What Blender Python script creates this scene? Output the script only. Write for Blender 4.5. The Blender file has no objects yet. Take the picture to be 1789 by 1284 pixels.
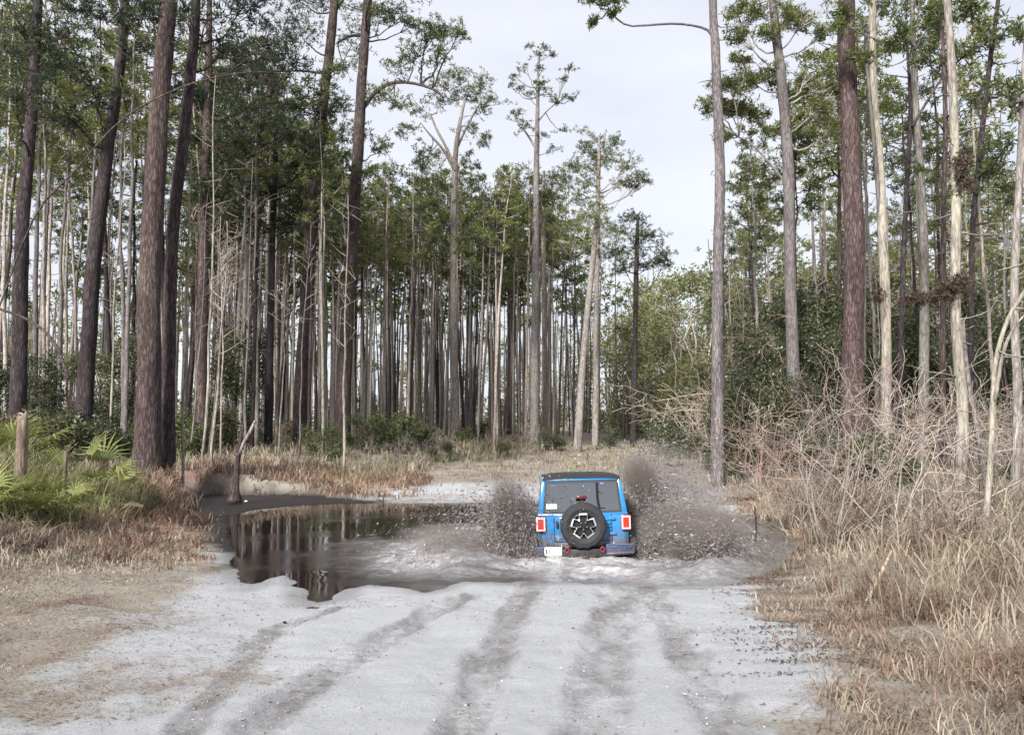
import bpy, bmesh, math, random
import numpy as np
from mathutils import Vector, Matrix

R = math.radians
rng = np.random.default_rng(7)
random.seed(7)
scene = bpy.context.scene
COL = scene.collection

# ---------------------------------------------------------------- camera
FPX, CX, CY, HZ = 1500.0, 894.5, 642.0, 745.0
CAMZ = 2.3
PITCH = math.atan((HZ - CY) / FPX)
cam = bpy.data.cameras.new('camera')
cam.sensor_width = 36.0
cam.lens = FPX / 1789.0 * 36.0
cam.clip_start = 0.1
cam.clip_end = 3000
camo = bpy.data.objects.new('camera', cam)
COL.objects.link(camo)
camo.location = (0, 0, CAMZ)
camo.rotation_euler = (R(90) + PITCH, 0, 0)
scene.camera = camo

# ---------------------------------------------------------------- sky, sun, exposure
SUN_EL, SUN_AZ = R(34), R(205)          # high thin cloud, sun behind the camera's left shoulder
world = bpy.data.worlds.new('World')
scene.world = world
world.use_nodes = True
wt = world.node_tree
wt.nodes.clear()
w_out = wt.nodes.new('ShaderNodeOutputWorld')
w_mix = wt.nodes.new('ShaderNodeMixShader')
w_b1 = wt.nodes.new('ShaderNodeBackground')
w_b2 = wt.nodes.new('ShaderNodeBackground')
w_sky = wt.nodes.new('ShaderNodeTexSky')
w_sky.sky_type = 'NISHITA'
w_sky.sun_disc = False
w_sky.sun_elevation = SUN_EL
w_sky.sun_rotation = SUN_AZ
w_tc = wt.nodes.new('ShaderNodeTexCoord')
w_map = wt.nodes.new('ShaderNodeMapping')
w_map.inputs['Scale'].default_value = (1.0, 1.0, 3.0)
w_n = wt.nodes.new('ShaderNodeTexNoise')
w_n.inputs['Scale'].default_value = 2.2
w_n.inputs['Detail'].default_value = 6.0
w_r = wt.nodes.new('ShaderNodeValToRGB')
w_r.color_ramp.elements[0].position = 0.3
w_r.color_ramp.elements[0].color = (0.70, 0.72, 0.81, 1)
w_r.color_ramp.elements[1].position = 0.72
w_r.color_ramp.elements[1].color = (0.93, 0.93, 0.96, 1)
wt.links.new(w_tc.outputs['Generated'], w_map.inputs['Vector'])
wt.links.new(w_map.outputs['Vector'], w_n.inputs['Vector'])
wt.links.new(w_n.outputs['Fac'], w_r.inputs['Fac'])
wt.links.new(w_sky.outputs['Color'], w_b1.inputs['Color'])
w_b1.inputs['Strength'].default_value = 0.085
wt.links.new(w_r.outputs['Color'], w_b2.inputs['Color'])
w_b2.inputs['Strength'].default_value = 0.66
w_mix.inputs['Fac'].default_value = 0.82
wt.links.new(w_b1.outputs[0], w_mix.inputs[1])
wt.links.new(w_b2.outputs[0], w_mix.inputs[2])
wt.links.new(w_mix.outputs[0], w_out.inputs['Surface'])

sun = bpy.data.lights.new('sun', 'SUN')
sun.energy = 4.9
sun.angle = R(10)
sun.color = (1.0, 0.965, 0.92)
suno = bpy.data.objects.new('sun', sun)
COL.objects.link(suno)
sd = Vector((math.sin(SUN_AZ) * math.cos(SUN_EL), math.cos(SUN_AZ) * math.cos(SUN_EL), math.sin(SUN_EL)))
suno.rotation_euler = sd.to_track_quat('Z', 'Y').to_euler()
suno.location = sd * 60

scene.view_settings.view_transform = 'Standard'
scene.view_settings.look = 'None'
scene.view_settings.gamma = 1.0
scene.view_settings.use_curve_mapping = False
scene.view_settings.exposure = 0.86
scene.render.engine = 'CYCLES'
scene.cycles.max_bounces = 6
scene.cycles.diffuse_bounces = 3
scene.cycles.glossy_bounces = 3
scene.cycles.transmission_bounces = 4
scene.cycles.transparent_max_bounces = 8
scene.cycles.volume_bounces = 1
scene.cycles.caustics_reflective = False
scene.cycles.caustics_refractive = False

# ---------------------------------------------------------------- helpers
def tag(o, label=None, cat=None, group=None, kind=None):
    if label: o['label'] = label
    if cat: o['category'] = cat
    if group: o['group'] = group
    if kind: o['kind'] = kind
    return o

def link(o, parent=None):
    COL.objects.link(o)
    if parent is not None:
        o.parent = parent
    return o

def empty(name, loc=(0, 0, 0), rot=(0, 0, 0), scale=1.0):
    o = bpy.data.objects.new(name, None)
    o.empty_display_size = 0.2
    o.location = loc
    o.rotation_euler = rot
    o.scale = (scale,) * 3
    return link(o)

def ray(px, py):
    x, u = (px - CX) / FPX, (CY - py) / FPX
    c, s = math.cos(PITCH), math.sin(PITCH)
    return np.array((x, c - u * s, s + u * c))

def at(px, py, d):
    """point on the sight line through a photo pixel at distance d down the road (world y)"""
    r = ray(px, py)
    return Vector(r * (d / r[1])) + Vector((0, 0, CAMZ))

def onz(px, py, z=0.0):
    r = ray(px, py)
    t = (z - CAMZ) / r[2]
    return (r[0] * t, r[1] * t)

# value noise on numpy arrays
_LAT = np.random.default_rng(3).random((256, 256))
def vnoise(x, y):
    xi, yi = np.floor(x).astype(int), np.floor(y).astype(int)
    fx, fy = x - xi, y - yi
    fx, fy = fx * fx * (3 - 2 * fx), fy * fy * (3 - 2 * fy)
    a, b = _LAT[xi & 255, yi & 255], _LAT[(xi + 1) & 255, yi & 255]
    c, d = _LAT[xi & 255, (yi + 1) & 255], _LAT[(xi + 1) & 255, (yi + 1) & 255]
    return (a * (1 - fx) + b * fx) * (1 - fy) + (c * (1 - fx) + d * fx) * fy - 0.5
def fbm(x, y, o=4):
    x, y = np.asarray(x, float), np.asarray(y, float)
    s, a = 0, 1.0
    for k in range(o):
        s = s + a * vnoise(x * 2 ** k + 17.3 * k, y * 2 ** k + 5.1 * k)
        a *= 0.5
    return s
def sstep(a, b, x):
    t = np.clip((x - a) / (b - a), 0, 1)
    return t * t * (3 - 2 * t)

def mesh_from(name, verts, faces, mats=(), midx=None, smooth=False):
    me = bpy.data.meshes.new(name)
    me.from_pydata([tuple(v) for v in verts], [], faces)
    for m in mats: me.materials.append(m)
    if midx is not None:
        me.polygons.foreach_set('material_index', np.asarray(midx, dtype=np.int32))
    if smooth:
        me.polygons.foreach_set('use_smooth', np.ones(len(me.polygons), dtype=bool))
    me.update()
    return me

def soup_mesh(name, arr, mat, tint=None):
    """many loose leaf-sized faces in one mesh: arr (N,k,3)"""
    n, k, _ = arr.shape
    me = bpy.data.meshes.new(name)
    me.vertices.add(n * k)
    me.vertices.foreach_set('co', np.ascontiguousarray(arr, dtype=np.float32).ravel())
    me.loops.add(n * k)
    me.loops.foreach_set('vertex_index', np.arange(n * k, dtype=np.int32))
    me.polygons.add(n)
    me.polygons.foreach_set('loop_start', np.arange(0, n * k, k, dtype=np.int32))
    me.materials.append(mat)
    if tint is not None:
        at_ = me.attributes.new('tint', 'FLOAT', 'POINT')
        at_.data.foreach_set('value', np.repeat(np.asarray(tint, dtype=np.float32), k))
    me.update(calc_edges=True)
    return me

class MB:
    """collects verts and faces for ONE mesh object"""
    def __init__(self):
        self.v, self.f, self.m = [], [], []
    def add(self, vs, fs, mi=0):
        b = len(self.v)
        self.v += [tuple(p) for p in vs]
        self.f += [tuple(i + b for i in q) for q in fs]
        self.m += [mi] * len(fs)
        return self
    def bm(self, b, mi=0, mat=None):
        b.verts.index_update()
        vs = [(mat @ v.co if mat else v.co) for v in b.verts]
        self.add(vs, [[v.index for v in f.verts] for f in b.faces], mi)
        b.free()
        return self
    def box(self, c, s, bev=0.0, mi=0, rot=None, seg=2):
        b = bmesh.new()
        bmesh.ops.create_cube(b, size=1.0)
        bmesh.ops.scale(b, vec=s, verts=b.verts)
        if bev > 0:
            bmesh.ops.bevel(b, geom=b.edges[:], offset=bev, segments=seg, affect='EDGES', profile=0.5)
        m = Matrix.Translation(c)
        if rot: m = m @ rot
        return self.bm(b, mi, m)
    def hexa(self, p, bev=0.0, mi=0):
        """box from 8 corners: bottom ring 0-3, top ring 4-7"""
        b = bmesh.new()
        vs = [b.verts.new(q) for q in p]
        for q in ((3, 2, 1, 0), (4, 5, 6, 7), (0, 1, 5, 4), (1, 2, 6, 5), (2, 3, 7, 6), (3, 0, 4, 7)):
            b.faces.new([vs[i] for i in q])
        if bev > 0:
            bmesh.ops.bevel(b, geom=b.edges[:], offset=bev, segments=2, affect='EDGES', profile=0.5)
        bmesh.ops.recalc_face_normals(b, faces=b.faces)
        return self.bm(b, mi)
    def tube(self, pts, rad, n=6, mi=0, cap=True, wob=None):
        pts = [Vector(p) for p in pts]
        L = len(pts)
        vs, fs = [], []
        up = None
        for i, p in enumerate(pts):
            t = (pts[min(i + 1, L - 1)] - pts[max(i - 1, 0)])
            if t.length < 1e-9: t = Vector((0, 0, 1))
            t.normalize()
            if up is None:
                up = Vector((1, 0, 0)) if abs(t.x) < 0.8 else Vector((0, 1, 0))
            s = (up - t * up.dot(t))
            if s.length < 1e-5: s = t.orthogonal()
            s.normalize(); up = s
            q = t.cross(s)
            r = rad[i] if hasattr(rad, '__len__') else rad
            for k in range(n):
                a = 2 * math.pi * k / n
                rr = r * (wob(i, a) if wob else 1.0)
                vs.append(p + (s * math.cos(a) + q * math.sin(a)) * rr)
        for i in range(L - 1):
            for k in range(n):
                k2 = (k + 1) % n
                fs.append((i * n + k, i * n + k2, (i + 1) * n + k2, (i + 1) * n + k))
        if cap:
            fs.append(tuple(range(n - 1, -1, -1)))
            fs.append(tuple(range((L - 1) * n, L * n)))
        return self.add(vs, fs, mi)
    def lathe(self, prof, n=24, axis='Y', c=(0, 0, 0), mi=0, wob=None):
        """closed ring profile (r, h) turned about an axis"""
        vs, fs = [], []
        P = len(prof)
        for k in range(n):
            a = 2 * math.pi * k / n
            for j, (r, h) in enumerate(prof):
                rr = r + (wob(k, j) if wob else 0)
                if axis == 'Y': vs.append((c[0] + rr * math.cos(a), c[1] + h, c[2] + rr * math.sin(a)))
                elif axis == 'X': vs.append((c[0] + h, c[1] + rr * math.cos(a), c[2] + rr * math.sin(a)))
                else: vs.append((c[0] + rr * math.cos(a), c[1] + rr * math.sin(a), c[2] + h))
        for k in range(n):
            k2 = (k + 1) % n
            for j in range(P):
                j2 = (j + 1) % P
                fs.append((k * P + j, k * P + j2, k2 * P + j2, k2 * P + j))
        return self.add(vs, fs, mi)
    def prism(self, poly, y0, y1, mi=0, bev=0.0):
        """(x,z) outline pushed from y0 to y1"""
        b = bmesh.new()
        lo = [b.verts.new((x, y0, z)) for x, z in poly]
        hi = [b.verts.new((x, y1, z)) for x, z in poly]
        n = len(poly)
        b.faces.new(lo); b.faces.new(hi[::-1])
        for i in range(n):
            b.faces.new((lo[i], hi[i], hi[(i + 1) % n], lo[(i + 1) % n]))
        bmesh.ops.recalc_face_normals(b, faces=b.faces)
        if bev > 0:
            bmesh.ops.bevel(b, geom=b.edges[:], offset=bev, segments=2, affect='EDGES', profile=0.5)
        return self.bm(b, mi)
    def mesh(self, name, mats, smooth=False):
        return mesh_from(name, self.v, self.f, mats, self.m, smooth)
    def build(self, name, mats, parent=None, smooth=False):
        if not isinstance(mats, (list, tuple)): mats = [mats]
        return link(bpy.data.objects.new(name, self.mesh(name, mats, smooth)), parent)

def auto_smooth(o, ang=35):
    me = o.data
    me.polygons.foreach_set('use_smooth', np.ones(len(me.polygons), dtype=bool))
    try: me.set_sharp_from_angle(angle=R(ang))
    except Exception: pass
    return o

# ---------------------------------------------------------------- materials
def newmat(name):
    m = bpy.data.materials.new(name)
    m.use_nodes = True
    nt = m.node_tree
    nt.nodes.clear()
    out = nt.nodes.new('ShaderNodeOutputMaterial')
    return m, nt, out
def nd(nt, t, **kw):
    n = nt.nodes.new(t)
    for k, v in kw.items():
        if k in n.inputs: n.inputs[k].default_value = v
        else: setattr(n, k, v)
    return n
def ramp(nt, fac, stops):
    r = nt.nodes.new('ShaderNodeValToRGB')
    e = r.color_ramp.elements
    while len(e) < len(stops): e.new(0.5)
    for i, (p, c) in enumerate(stops):
        e[i].position = p
        e[i].color = (*c, 1)
    if fac is not None: nt.links.new(fac, r.inputs['Fac'])
    return r.outputs['Color']
def mixc(nt, fac, a, b, mode='MIX'):
    m = nt.nodes.new('ShaderNodeMix')
    m.data_type = 'RGBA'
    m.blend_type = mode
    for s, v in ((0, fac), (6, a), (7, b)):
        if isinstance(v, (int, float)): m.inputs[s].default_value = v
        elif isinstance(v, tuple): m.inputs[s].default_value = (*v, 1) if len(v) == 3 else v
        else: nt.links.new(v, m.inputs[s])
    return m.outputs[2]
def mth(nt, op, a, b=None, clamp=False):
    m = nt.nodes.new('ShaderNodeMath')
    m.operation = op
    m.use_clamp = clamp
    for s, v in ((0, a), (1, b)):
        if v is None: continue
        if isinstance(v, (int, float)): m.inputs[s].default_value = v
        else: nt.links.new(v, m.inputs[s])
    return m.outputs[0]
def noise(nt, vec, scale, detail=4, rough=0.6):
    n = nd(nt, 'ShaderNodeTexNoise', Scale=scale, Detail=detail, Roughness=rough)
    if vec is not None: nt.links.new(vec, n.inputs['Vector'])
    return n.outputs['Fac']
def mapping(nt, vec, sc, loc=None):
    m = nd(nt, 'ShaderNodeMapping', Scale=sc)
    nt.links.new(vec, m.inputs['Vector'])
    return m.outputs['Vector']

def simple(name, col, rough=0.5, metal=0.0, spec=0.5, coat=0.0, emis=None, es=0.0, var=0.0, vscale=8.0, dirt=None):
    m, nt, out = newmat(name)
    p = nd(nt, 'ShaderNodeBsdfPrincipled', Roughness=rough, Metallic=metal)
    p.inputs['Base Color'].default_value = (*col, 1)
    p.inputs['Specular IOR Level'].default_value = spec
    p.inputs['Coat Weight'].default_value = coat
    tc = nd(nt, 'ShaderNodeTexCoord')
    if var > 0 or dirt:
        f = noise(nt, tc.outputs['Object'], vscale, 5)
        c = mixc(nt, mth(nt, 'MULTIPLY', f, var), (*col,), tuple(x * 0.5 for x in col)) if var > 0 else None
        if dirt:
            # mud splashes thicken towards the sills: a coat of real dirt on the body
            sx = nd(nt, 'ShaderNodeSeparateXYZ')
            nt.links.new(tc.outputs['Object'], sx.inputs[0])
            h = nd(nt, 'ShaderNodeMapRange')
            h.inputs['From Min'].default_value = dirt[1]; h.inputs['From Max'].default_value = dirt[2]
            h.inputs['To Min'].default_value = 0.85; h.inputs['To Max'].default_value = 0.0
            nt.links.new(sx.outputs['Z'], h.inputs['Value'])
            f2 = noise(nt, tc.outputs['Object'], 14.0, 8, 0.7)
            g = mth(nt, 'ADD', mth(nt, 'SUBTRACT', f2, 0.78), h.outputs[0])
            g = mth(nt, 'MULTIPLY', g, 2.6, True)
            c = mixc(nt, g, c if c is not None else (*col,), dirt[0])
            nt.links.new(mth(nt, 'ADD', mth(nt, 'MULTIPLY', g, 0.5), rough, True), p.inputs['Roughness'])
        nt.links.new(c, p.inputs['Base Color'])
    if emis:
        p.inputs['Emission Color'].default_value = (*emis, 1)
        p.inputs['Emission Strength'].default_value = es
    nt.links.new(p.outputs[0], out.inputs['Surface'])
    return m

def bark(name, tones, lichen=None, lich_amt=0.45, plate=9.0, bump=0.6):
    """tones: dark furrow, mid, light plate; per-tree variation by object"""
    m, nt, out = newmat(name)
    tc = nd(nt, 'ShaderNodeTexCoord')
    oi = nd(nt, 'ShaderNodeObjectInfo')
    off = nd(nt, 'ShaderNodeVectorMath', operation='ADD')
    nt.links.new(tc.outputs['Object'], off.inputs[0])
    comb = nd(nt, 'ShaderNodeCombineXYZ')
    nt.links.new(mth(nt, 'MULTIPLY', oi.outputs['Random'], 40.0), comb.inputs[2])
    nt.links.new(comb.outputs[0], off.inputs[1])
    v = mapping(nt, off.outputs[0], (plate * 1.5, plate * 1.5, plate * 0.26))
    dist = nd(nt, 'ShaderNodeVectorMath', operation='ADD')
    nz = nd(nt, 'ShaderNodeTexNoise', Scale=0.9, Detail=6.0, Roughness=0.7)
    nt.links.new(v, nz.inputs['Vector'])
    sc2 = nd(nt, 'ShaderNodeVectorMath', operation='SCALE'); sc2.inputs['Scale'].default_value = 2.2
    nt.links.new(nz.outputs['Color'], sc2.inputs[0])
    nt.links.new(v, dist.inputs[0]); nt.links.new(sc2.outputs[0], dist.inputs[1])
    vo = nd(nt, 'ShaderNodeTexVoronoi', feature='DISTANCE_TO_EDGE', Scale=1.0)
    nt.links.new(dist.outputs[0], vo.inputs['Vector'])
    fur = mth(nt, 'MULTIPLY', vo.outputs['Distance'], 4.0, True)
    fine = noise(nt, mapping(nt, off.outputs[0], (26, 26, 5)), 1.0, 8, 0.75)
    mid = noise(nt, mapping(nt, off.outputs[0], (6, 6, 1.1)), 1.0, 6, 0.7)
    k = mth(nt, 'ADD', mth(nt, 'ADD', mth(nt, 'MULTIPLY', fur, 0.24), mth(nt, 'MULTIPLY', fine, 0.46)), mth(nt, 'MULTIPLY', mid, 0.36))
    c = ramp(nt, k, [(0.30, tones[0]), (0.52, tones[1]), (0.78, tones[2])])
    big = noise(nt, mapping(nt, off.outputs[0], (1.6, 1.6, 0.45)), 1.0, 5)
    if lichen:
        g = mth(nt, 'MULTIPLY', mth(nt, 'SUBTRACT', mth(nt, 'ADD', big, mth(nt, 'MULTIPLY', fine, 0.5)), 0.98 - lich_amt * 0.5), 3.5, True)
        c = mixc(nt, mth(nt, 'MULTIPLY', g, 0.7), c, lichen)
    # darker weathered sides and knots
    big2 = noise(nt, mapping(nt, off.outputs[0], (2.2, 2.2, 0.3), (5, 3, 1)), 1.0, 4)
    c = mixc(nt, mth(nt, 'MULTIPLY', mth(nt, 'SUBTRACT', big2, 0.52), 4.0, True), c, mixc(nt, 1.0, c, (0.50, 0.47, 0.47), 'MULTIPLY'))
    # each tree a little lighter or darker, warmer or greyer than the next
    tone = ramp(nt, oi.outputs['Random'], [(0.0, (0.55, 0.52, 0.55)), (0.45, (0.95, 0.92, 0.92)), (0.75, (1.25, 1.12, 1.0)), (1.0, (1.5, 1.45, 1.4))])
    c = mixc(nt, 1.0, c, tone, 'MULTIPLY')
    p = nd(nt, 'ShaderNodeBsdfPrincipled', Roughness=0.9)
    p.inputs['Specular IOR Level'].default_value = 0.2
    nt.links.new(c, p.inputs['Base Color'])
    b = nd(nt, 'ShaderNodeBump', Strength=bump, Distance=0.03)
    nt.links.new(k, b.inputs['Height'])
    nt.links.new(b.outputs[0], p.inputs['Normal'])
    nt.links.new(p.outputs[0], out.inputs['Surface'])
    return m

def leafmat(name, stops, trans=0.48, rough=0.5, objvar=0.35):
    m, nt, out = newmat(name)
    a = nd(nt, 'ShaderNodeAttribute', attribute_name='tint')
    oi = nd(nt, 'ShaderNodeObjectInfo')
    f = mth(nt, 'ADD', mth(nt, 'MULTIPLY', a.outputs['Fac'], 1.0 - objvar), mth(nt, 'MULTIPLY', oi.outputs['Random'], objvar))
    c = ramp(nt, f, stops)
    p = nd(nt, 'ShaderNodeBsdfPrincipled', Roughness=rough)
    p.inputs['Specular IOR Level'].default_value = 0.35
    nt.links.new(c, p.inputs['Base Color'])
    if trans > 0:
        t = nd(nt, 'ShaderNodeBsdfTranslucent')
        nt.links.new(c, t.inputs['Color'])
        mx = nd(nt, 'ShaderNodeMixShader')
        mx.inputs['Fac'].default_value = trans
        nt.links.new(p.outputs[0], mx.inputs[1]); nt.links.new(t.outputs[0], mx.inputs[2])
        nt.links.new(mx.outputs[0], out.inputs['Surface'])
    else:
        nt.links.new(p.outputs[0], out.inputs['Surface'])
    return m

M = {}
M['bark_dark'] = bark('bark_dark', ((0.013, 0.010, 0.012), (0.046, 0.037, 0.040), (0.125, 0.105, 0.106)), (0.20, 0.20, 0.15), 0.25, 9, 0.9)
M['bark_red'] = bark('bark_red', ((0.022, 0.016, 0.017), (0.080, 0.056, 0.054), (0.21, 0.165, 0.16)), (0.27, 0.25, 0.27), 0.30, 11, 0.9)
M['bark_grey'] = bark('bark_grey', ((0.06, 0.056, 0.054), (0.205, 0.19, 0.182), (0.40, 0.375, 0.36)), (0.36, 0.36, 0.31), 0.45, 10, 0.6)
M['bark_pale'] = bark('bark_pale', ((0.045, 0.042, 0.039), (0.145, 0.136, 0.125), (0.28, 0.265, 0.245)), (0.33, 0.335, 0.27), 0.55, 8, 0.45)
M['bark_blue'] = bark('bark_blue', ((0.030, 0.029, 0.034), (0.105, 0.102, 0.112), (0.24, 0.235, 0.25)), (0.30, 0.31, 0.29), 0.4, 10, 0.7)
M['twig_grey'] = bark('twig_grey', ((0.13, 0.115, 0.10), (0.24, 0.22, 0.195), (0.36, 0.335, 0.305)), None, 0, 14, 0.1)
M['twig_red'] = bark('twig_red', ((0.12, 0.082, 0.074), (0.235, 0.175, 0.158), (0.35, 0.285, 0.262)), None, 0, 14, 0.1)
M['dead_wood'] = bark('dead_wood', ((0.09, 0.068, 0.05), (0.24, 0.195, 0.145), (0.42, 0.36, 0.28)), None, 0, 8, 0.6)
M['needles'] = leafmat('needles', [(0.0, (0.030, 0.043, 0.018)), (0.4, (0.095, 0.120, 0.042)), (0.75, (0.17, 0.195, 0.065)), (1.0, (0.30, 0.29, 0.10))])
M['needles_deep'] = leafmat('needles_deep', [(0.0, (0.015, 0.023, 0.018)), (0.5, (0.042, 0.060, 0.036)), (1.0, (0.12, 0.14, 0.06))])
M['needles_young'] = leafmat('needles_young', [(0.0, (0.07, 0.09, 0.03)), (0.5, (0.17, 0.195, 0.06)), (1.0, (0.34, 0.33, 0.115))])
M['leaf_ever'] = leafmat('leaf_ever', [(0.0, (0.024, 0.033, 0.018)), (0.5, (0.070, 0.082, 0.040)), (1.0, (0.19, 0.185, 0.10))], 0.25, 0.4)
M['leaf_shrub'] = leafmat('leaf_shrub', [(0.0, (0.045, 0.065, 0.03)), (0.5, (0.11, 0.135, 0.055)), (1.0, (0.24, 0.24, 0.11))])
M['leaf_dry'] = leafmat('leaf_dry', [(0.0, (0.09, 0.055, 0.035)), (0.5, (0.20, 0.14, 0.09)), (1.0, (0.33, 0.26, 0.17))], 0.25)
M['leaf_red'] = leafmat('leaf_red', [(0.0, (0.10, 0.035, 0.025)), (0.5, (0.22, 0.09, 0.06)), (1.0, (0.34, 0.19, 0.12))], 0.25)
M['frond'] = leafmat('frond', [(0.0, (0.08, 0.095, 0.03)), (0.5, (0.19, 0.215, 0.065)), (1.0, (0.40, 0.38, 0.15))], 0.35, 0.45)
M['frond_dead'] = leafmat('frond_dead', [(0.0, (0.20, 0.15, 0.09)), (1.0, (0.46, 0.38, 0.25))], 0.25)
M['straw'] = leafmat('straw', [(0.0, (0.12, 0.096, 0.076)), (0.35, (0.22, 0.185, 0.145)), (0.7, (0.33, 0.285, 0.222)), (1.0, (0.47, 0.42, 0.335))], 0.3, 0.6, 0.0)
M['straw_red'] = leafmat('straw_red', [(0.0, (0.12, 0.07, 0.053)), (0.5, (0.235, 0.155, 0.113)), (1.0, (0.39, 0.30, 0.225))], 0.3, 0.6, 0.0)
M['straw_green'] = leafmat('straw_green', [(0.0, (0.085, 0.09, 0.045)), (0.5, (0.20, 0.20, 0.095)), (1.0, (0.38, 0.35, 0.20))], 0.35, 0.6, 0.0)
M['moss'] = leafmat('moss', [(0.0, (0.035, 0.022, 0.018)), (1.0, (0.12, 0.08, 0.06))], 0.2, 0.8, 0.0)

M['leaf_young'] = leafmat('leaf_young', [(0.0, (0.10, 0.11, 0.05)), (0.5, (0.22, 0.23, 0.10)), (1.0, (0.38, 0.36, 0.18))], 0.5)

# ================================================================ GROUND, TRACK AND PUDDLE
PUDDLE_PX = [(388, 903), (394, 945), (408, 1000), (434, 1032), (452, 1028), (470, 1012), (494, 1008), (515, 1018), (536, 1044),
             (556, 1054), (580, 1048), (600, 1031), (640, 1022), (690, 1026), (740, 1036), (770, 1028), (810, 1016), (880, 1019),
             (950, 1016), (1030, 1025), (1100, 1018), (1130, 1026), (1200, 1025), (1270, 1021), (1330, 1008), (1370, 985), (1392, 955),
             (1370, 930), (1310, 905), (1220, 888), (1100, 880), (950, 873), (850, 877), (700, 878), (600, 879), (520, 882), (450, 889)]
PUD = np.array([onz(px, py) for px, py in PUDDLE_PX])
_yl = np.array([0, 5.84, 6.6, 8.2, 10.7, 14.6, 17, 22, 25.6, 37, 46, 70, 85, 200, 900])
_xl = np.array([-3.3, -3.3, -3.2, -3.6, -4.2, -5.1, -5.8, -6.0, -5.0, -4.6, 0.2, 7.7, 12.5, 44, 235])
_yr = np.array([0, 5.84, 7.2, 9.1, 11.9, 15, 23, 36, 46, 70, 85, 200, 900])
_xr = np.array([2.3, 2.36, 2.6, 3.0, 3.5, 4.5, 5.9, 8.4, 9.8, 14, 18.0, 49, 240])
def xl(y): return np.interp(y, _yl, _xl)
def xr(y): return np.interp(y, _yr, _xr)

def pud_sd(x, y):
    x, y = np.asarray(x, float), np.asarray(y, float)
    return poly_sd(x, y, PUD) + 0.20 * fbm(x * 1.9 + 7, y * 1.9, 4)

def poly_sd(x, y, P):
    """signed distance to a polygon, negative inside"""
    x, y = np.asarray(x, float), np.asarray(y, float)
    d = np.full(x.shape, 1e9)
    ins = np.zeros(x.shape, bool)
    n = len(P)
    for i in range(n):
        ax, ay = P[i]; bx, by = P[(i + 1) % n]
        ex, ey = bx - ax, by - ay
        t = np.clip(((x - ax) * ex + (y - ay) * ey) / (ex * ex + ey * ey + 1e-12), 0, 1)
        d = np.minimum(d, np.hypot(x - ax - t * ex, y - ay - t * ey))
        c = ((ay > y) != (by > y)) & (x < ex * (y - ay) / (by - ay + 1e-12) + ax)
        ins ^= c
    return np.where(ins, -d, d)

def line_d(x, y, P):
    """distance to a polyline and the length along it"""
    d = np.full(np.shape(x), 1e9); s = np.zeros(np.shape(x)); acc = 0
    for (ax, ay), (bx, by) in zip(P[:-1], P[1:]):
        ex, ey = bx - ax, by - ay
        L = math.hypot(ex, ey)
        t = np.clip(((x - ax) * ex + (y - ay) * ey) / (L * L), 0, 1)
        dd = np.hypot(x - ax - t * ex, y - ay - t * ey)
        s = np.where(dd < d, acc + t * L, s)
        d = np.minimum(d, dd)
        acc += L
    return d, s

RUTS = [([(1040, 1284), (1050, 1180), (1065, 1090), (1085, 1020), (1070, 985)], 0.25, 0.05),
        ([(1290, 1284), (1235, 1200), (1175, 1090), (1143, 1030), (1120, 990)], 0.17, 0.05),
        ([(800, 1284), (840, 1190), (885, 1095), (915, 1030), (950, 985)], 0.19, 0.06),
        ([(330, 1284), (395, 1180), (440, 1120), (500, 1080), (585, 1045)], 0.12, 0.03),
        ([(440, 1284), (545, 1190), (650, 1120), (740, 1070), (812, 1025)], 0.20, 0.045)]
RUTS = [(np.array([onz(px, py, 0.2) for px, py in p]), w, dep) for p, w, dep in RUTS]

def masks(x, y):
    sd = pud_sd(x, y)
    nz = fbm(x * 0.8, y * 0.8, 4)
    nf = fbm(x * 3.1 + 9, y * 3.1, 4)
    inl, inr = x - xl(y), xr(y) - x
    edge = np.minimum(inl + nz * 1.3 + nf * 0.5, inr + nz * 0.9 + nf * 0.45)
    sand = sstep(-0.35, 0.7, edge)
    left_soft = np.where((inl < inr) & (y < 14), sstep(-1.6, 1.5, inl + nz * 1.6 + nf * 0.7), 1)
    sand = np.where((inl < inr) & (y < 14), np.minimum(np.maximum(sand, left_soft), left_soft), sand)
    sand = sand * (1 - 0.72 * sstep(27, 34, y + nz * 5)) * np.where(y > 24, 0.55 + 0.45 * sstep(-0.25, 0.35, fbm(x * 0.5, y * 0.9, 3) + 0.1), 1)
    mudp = np.array([onz(px, py, 0.04) for px, py in ((308, 866), (328, 900), (375, 950), (415, 985), (430, 920), (470, 900), (560, 888), (650, 881), (655, 874), (560, 867), (430, 864))])
    msd = poly_sd(x, y, mudp)
    mud = 1 - sstep(-0.4, 0.5, msd + nz * 0.7)
    track = np.zeros(np.shape(x)); rut = np.zeros(np.shape(x)); tread = np.zeros(np.shape(x))
    for P, w, dep in RUTS:
        d, s = line_d(x, y, P)
        d = d + fbm(x * 1.6, y * 1.6, 3) * 0.10
        k = 1 - sstep(w * 0.82, w * 1.15, d)
        track = np.maximum(track, 0.8 * (1 - sstep(w * 0.45, w * 2.3, d + 0.25 * w * fbm(x * 4, y * 2.5, 3))))
        rut = np.minimum(rut, -dep * k)
        rut = rut + 0.25 * dep * np.exp(-((d - w * 1.35) / (w * 0.33)) ** 2)
        lug = np.clip(1.6 * np.sin(s * 2 * math.pi / 0.17 + 16 * np.abs(d - 0.08)), -1, 1) * (np.sin(d * 2 * math.pi / 0.13) > -0.6)
        tread = np.where(k > 0.05, k * lug * np.clip(0.4 + 2.2 * fbm(x * 0.9 + 40, y * 0.6, 2), 0, 1), tread)
    wet = (1 - sstep(0.02, 0.55, sd + nz * 0.35)) * (sd > -3)
    return sd, nz, nf, sand, mud, track, rut, tread, wet

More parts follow.
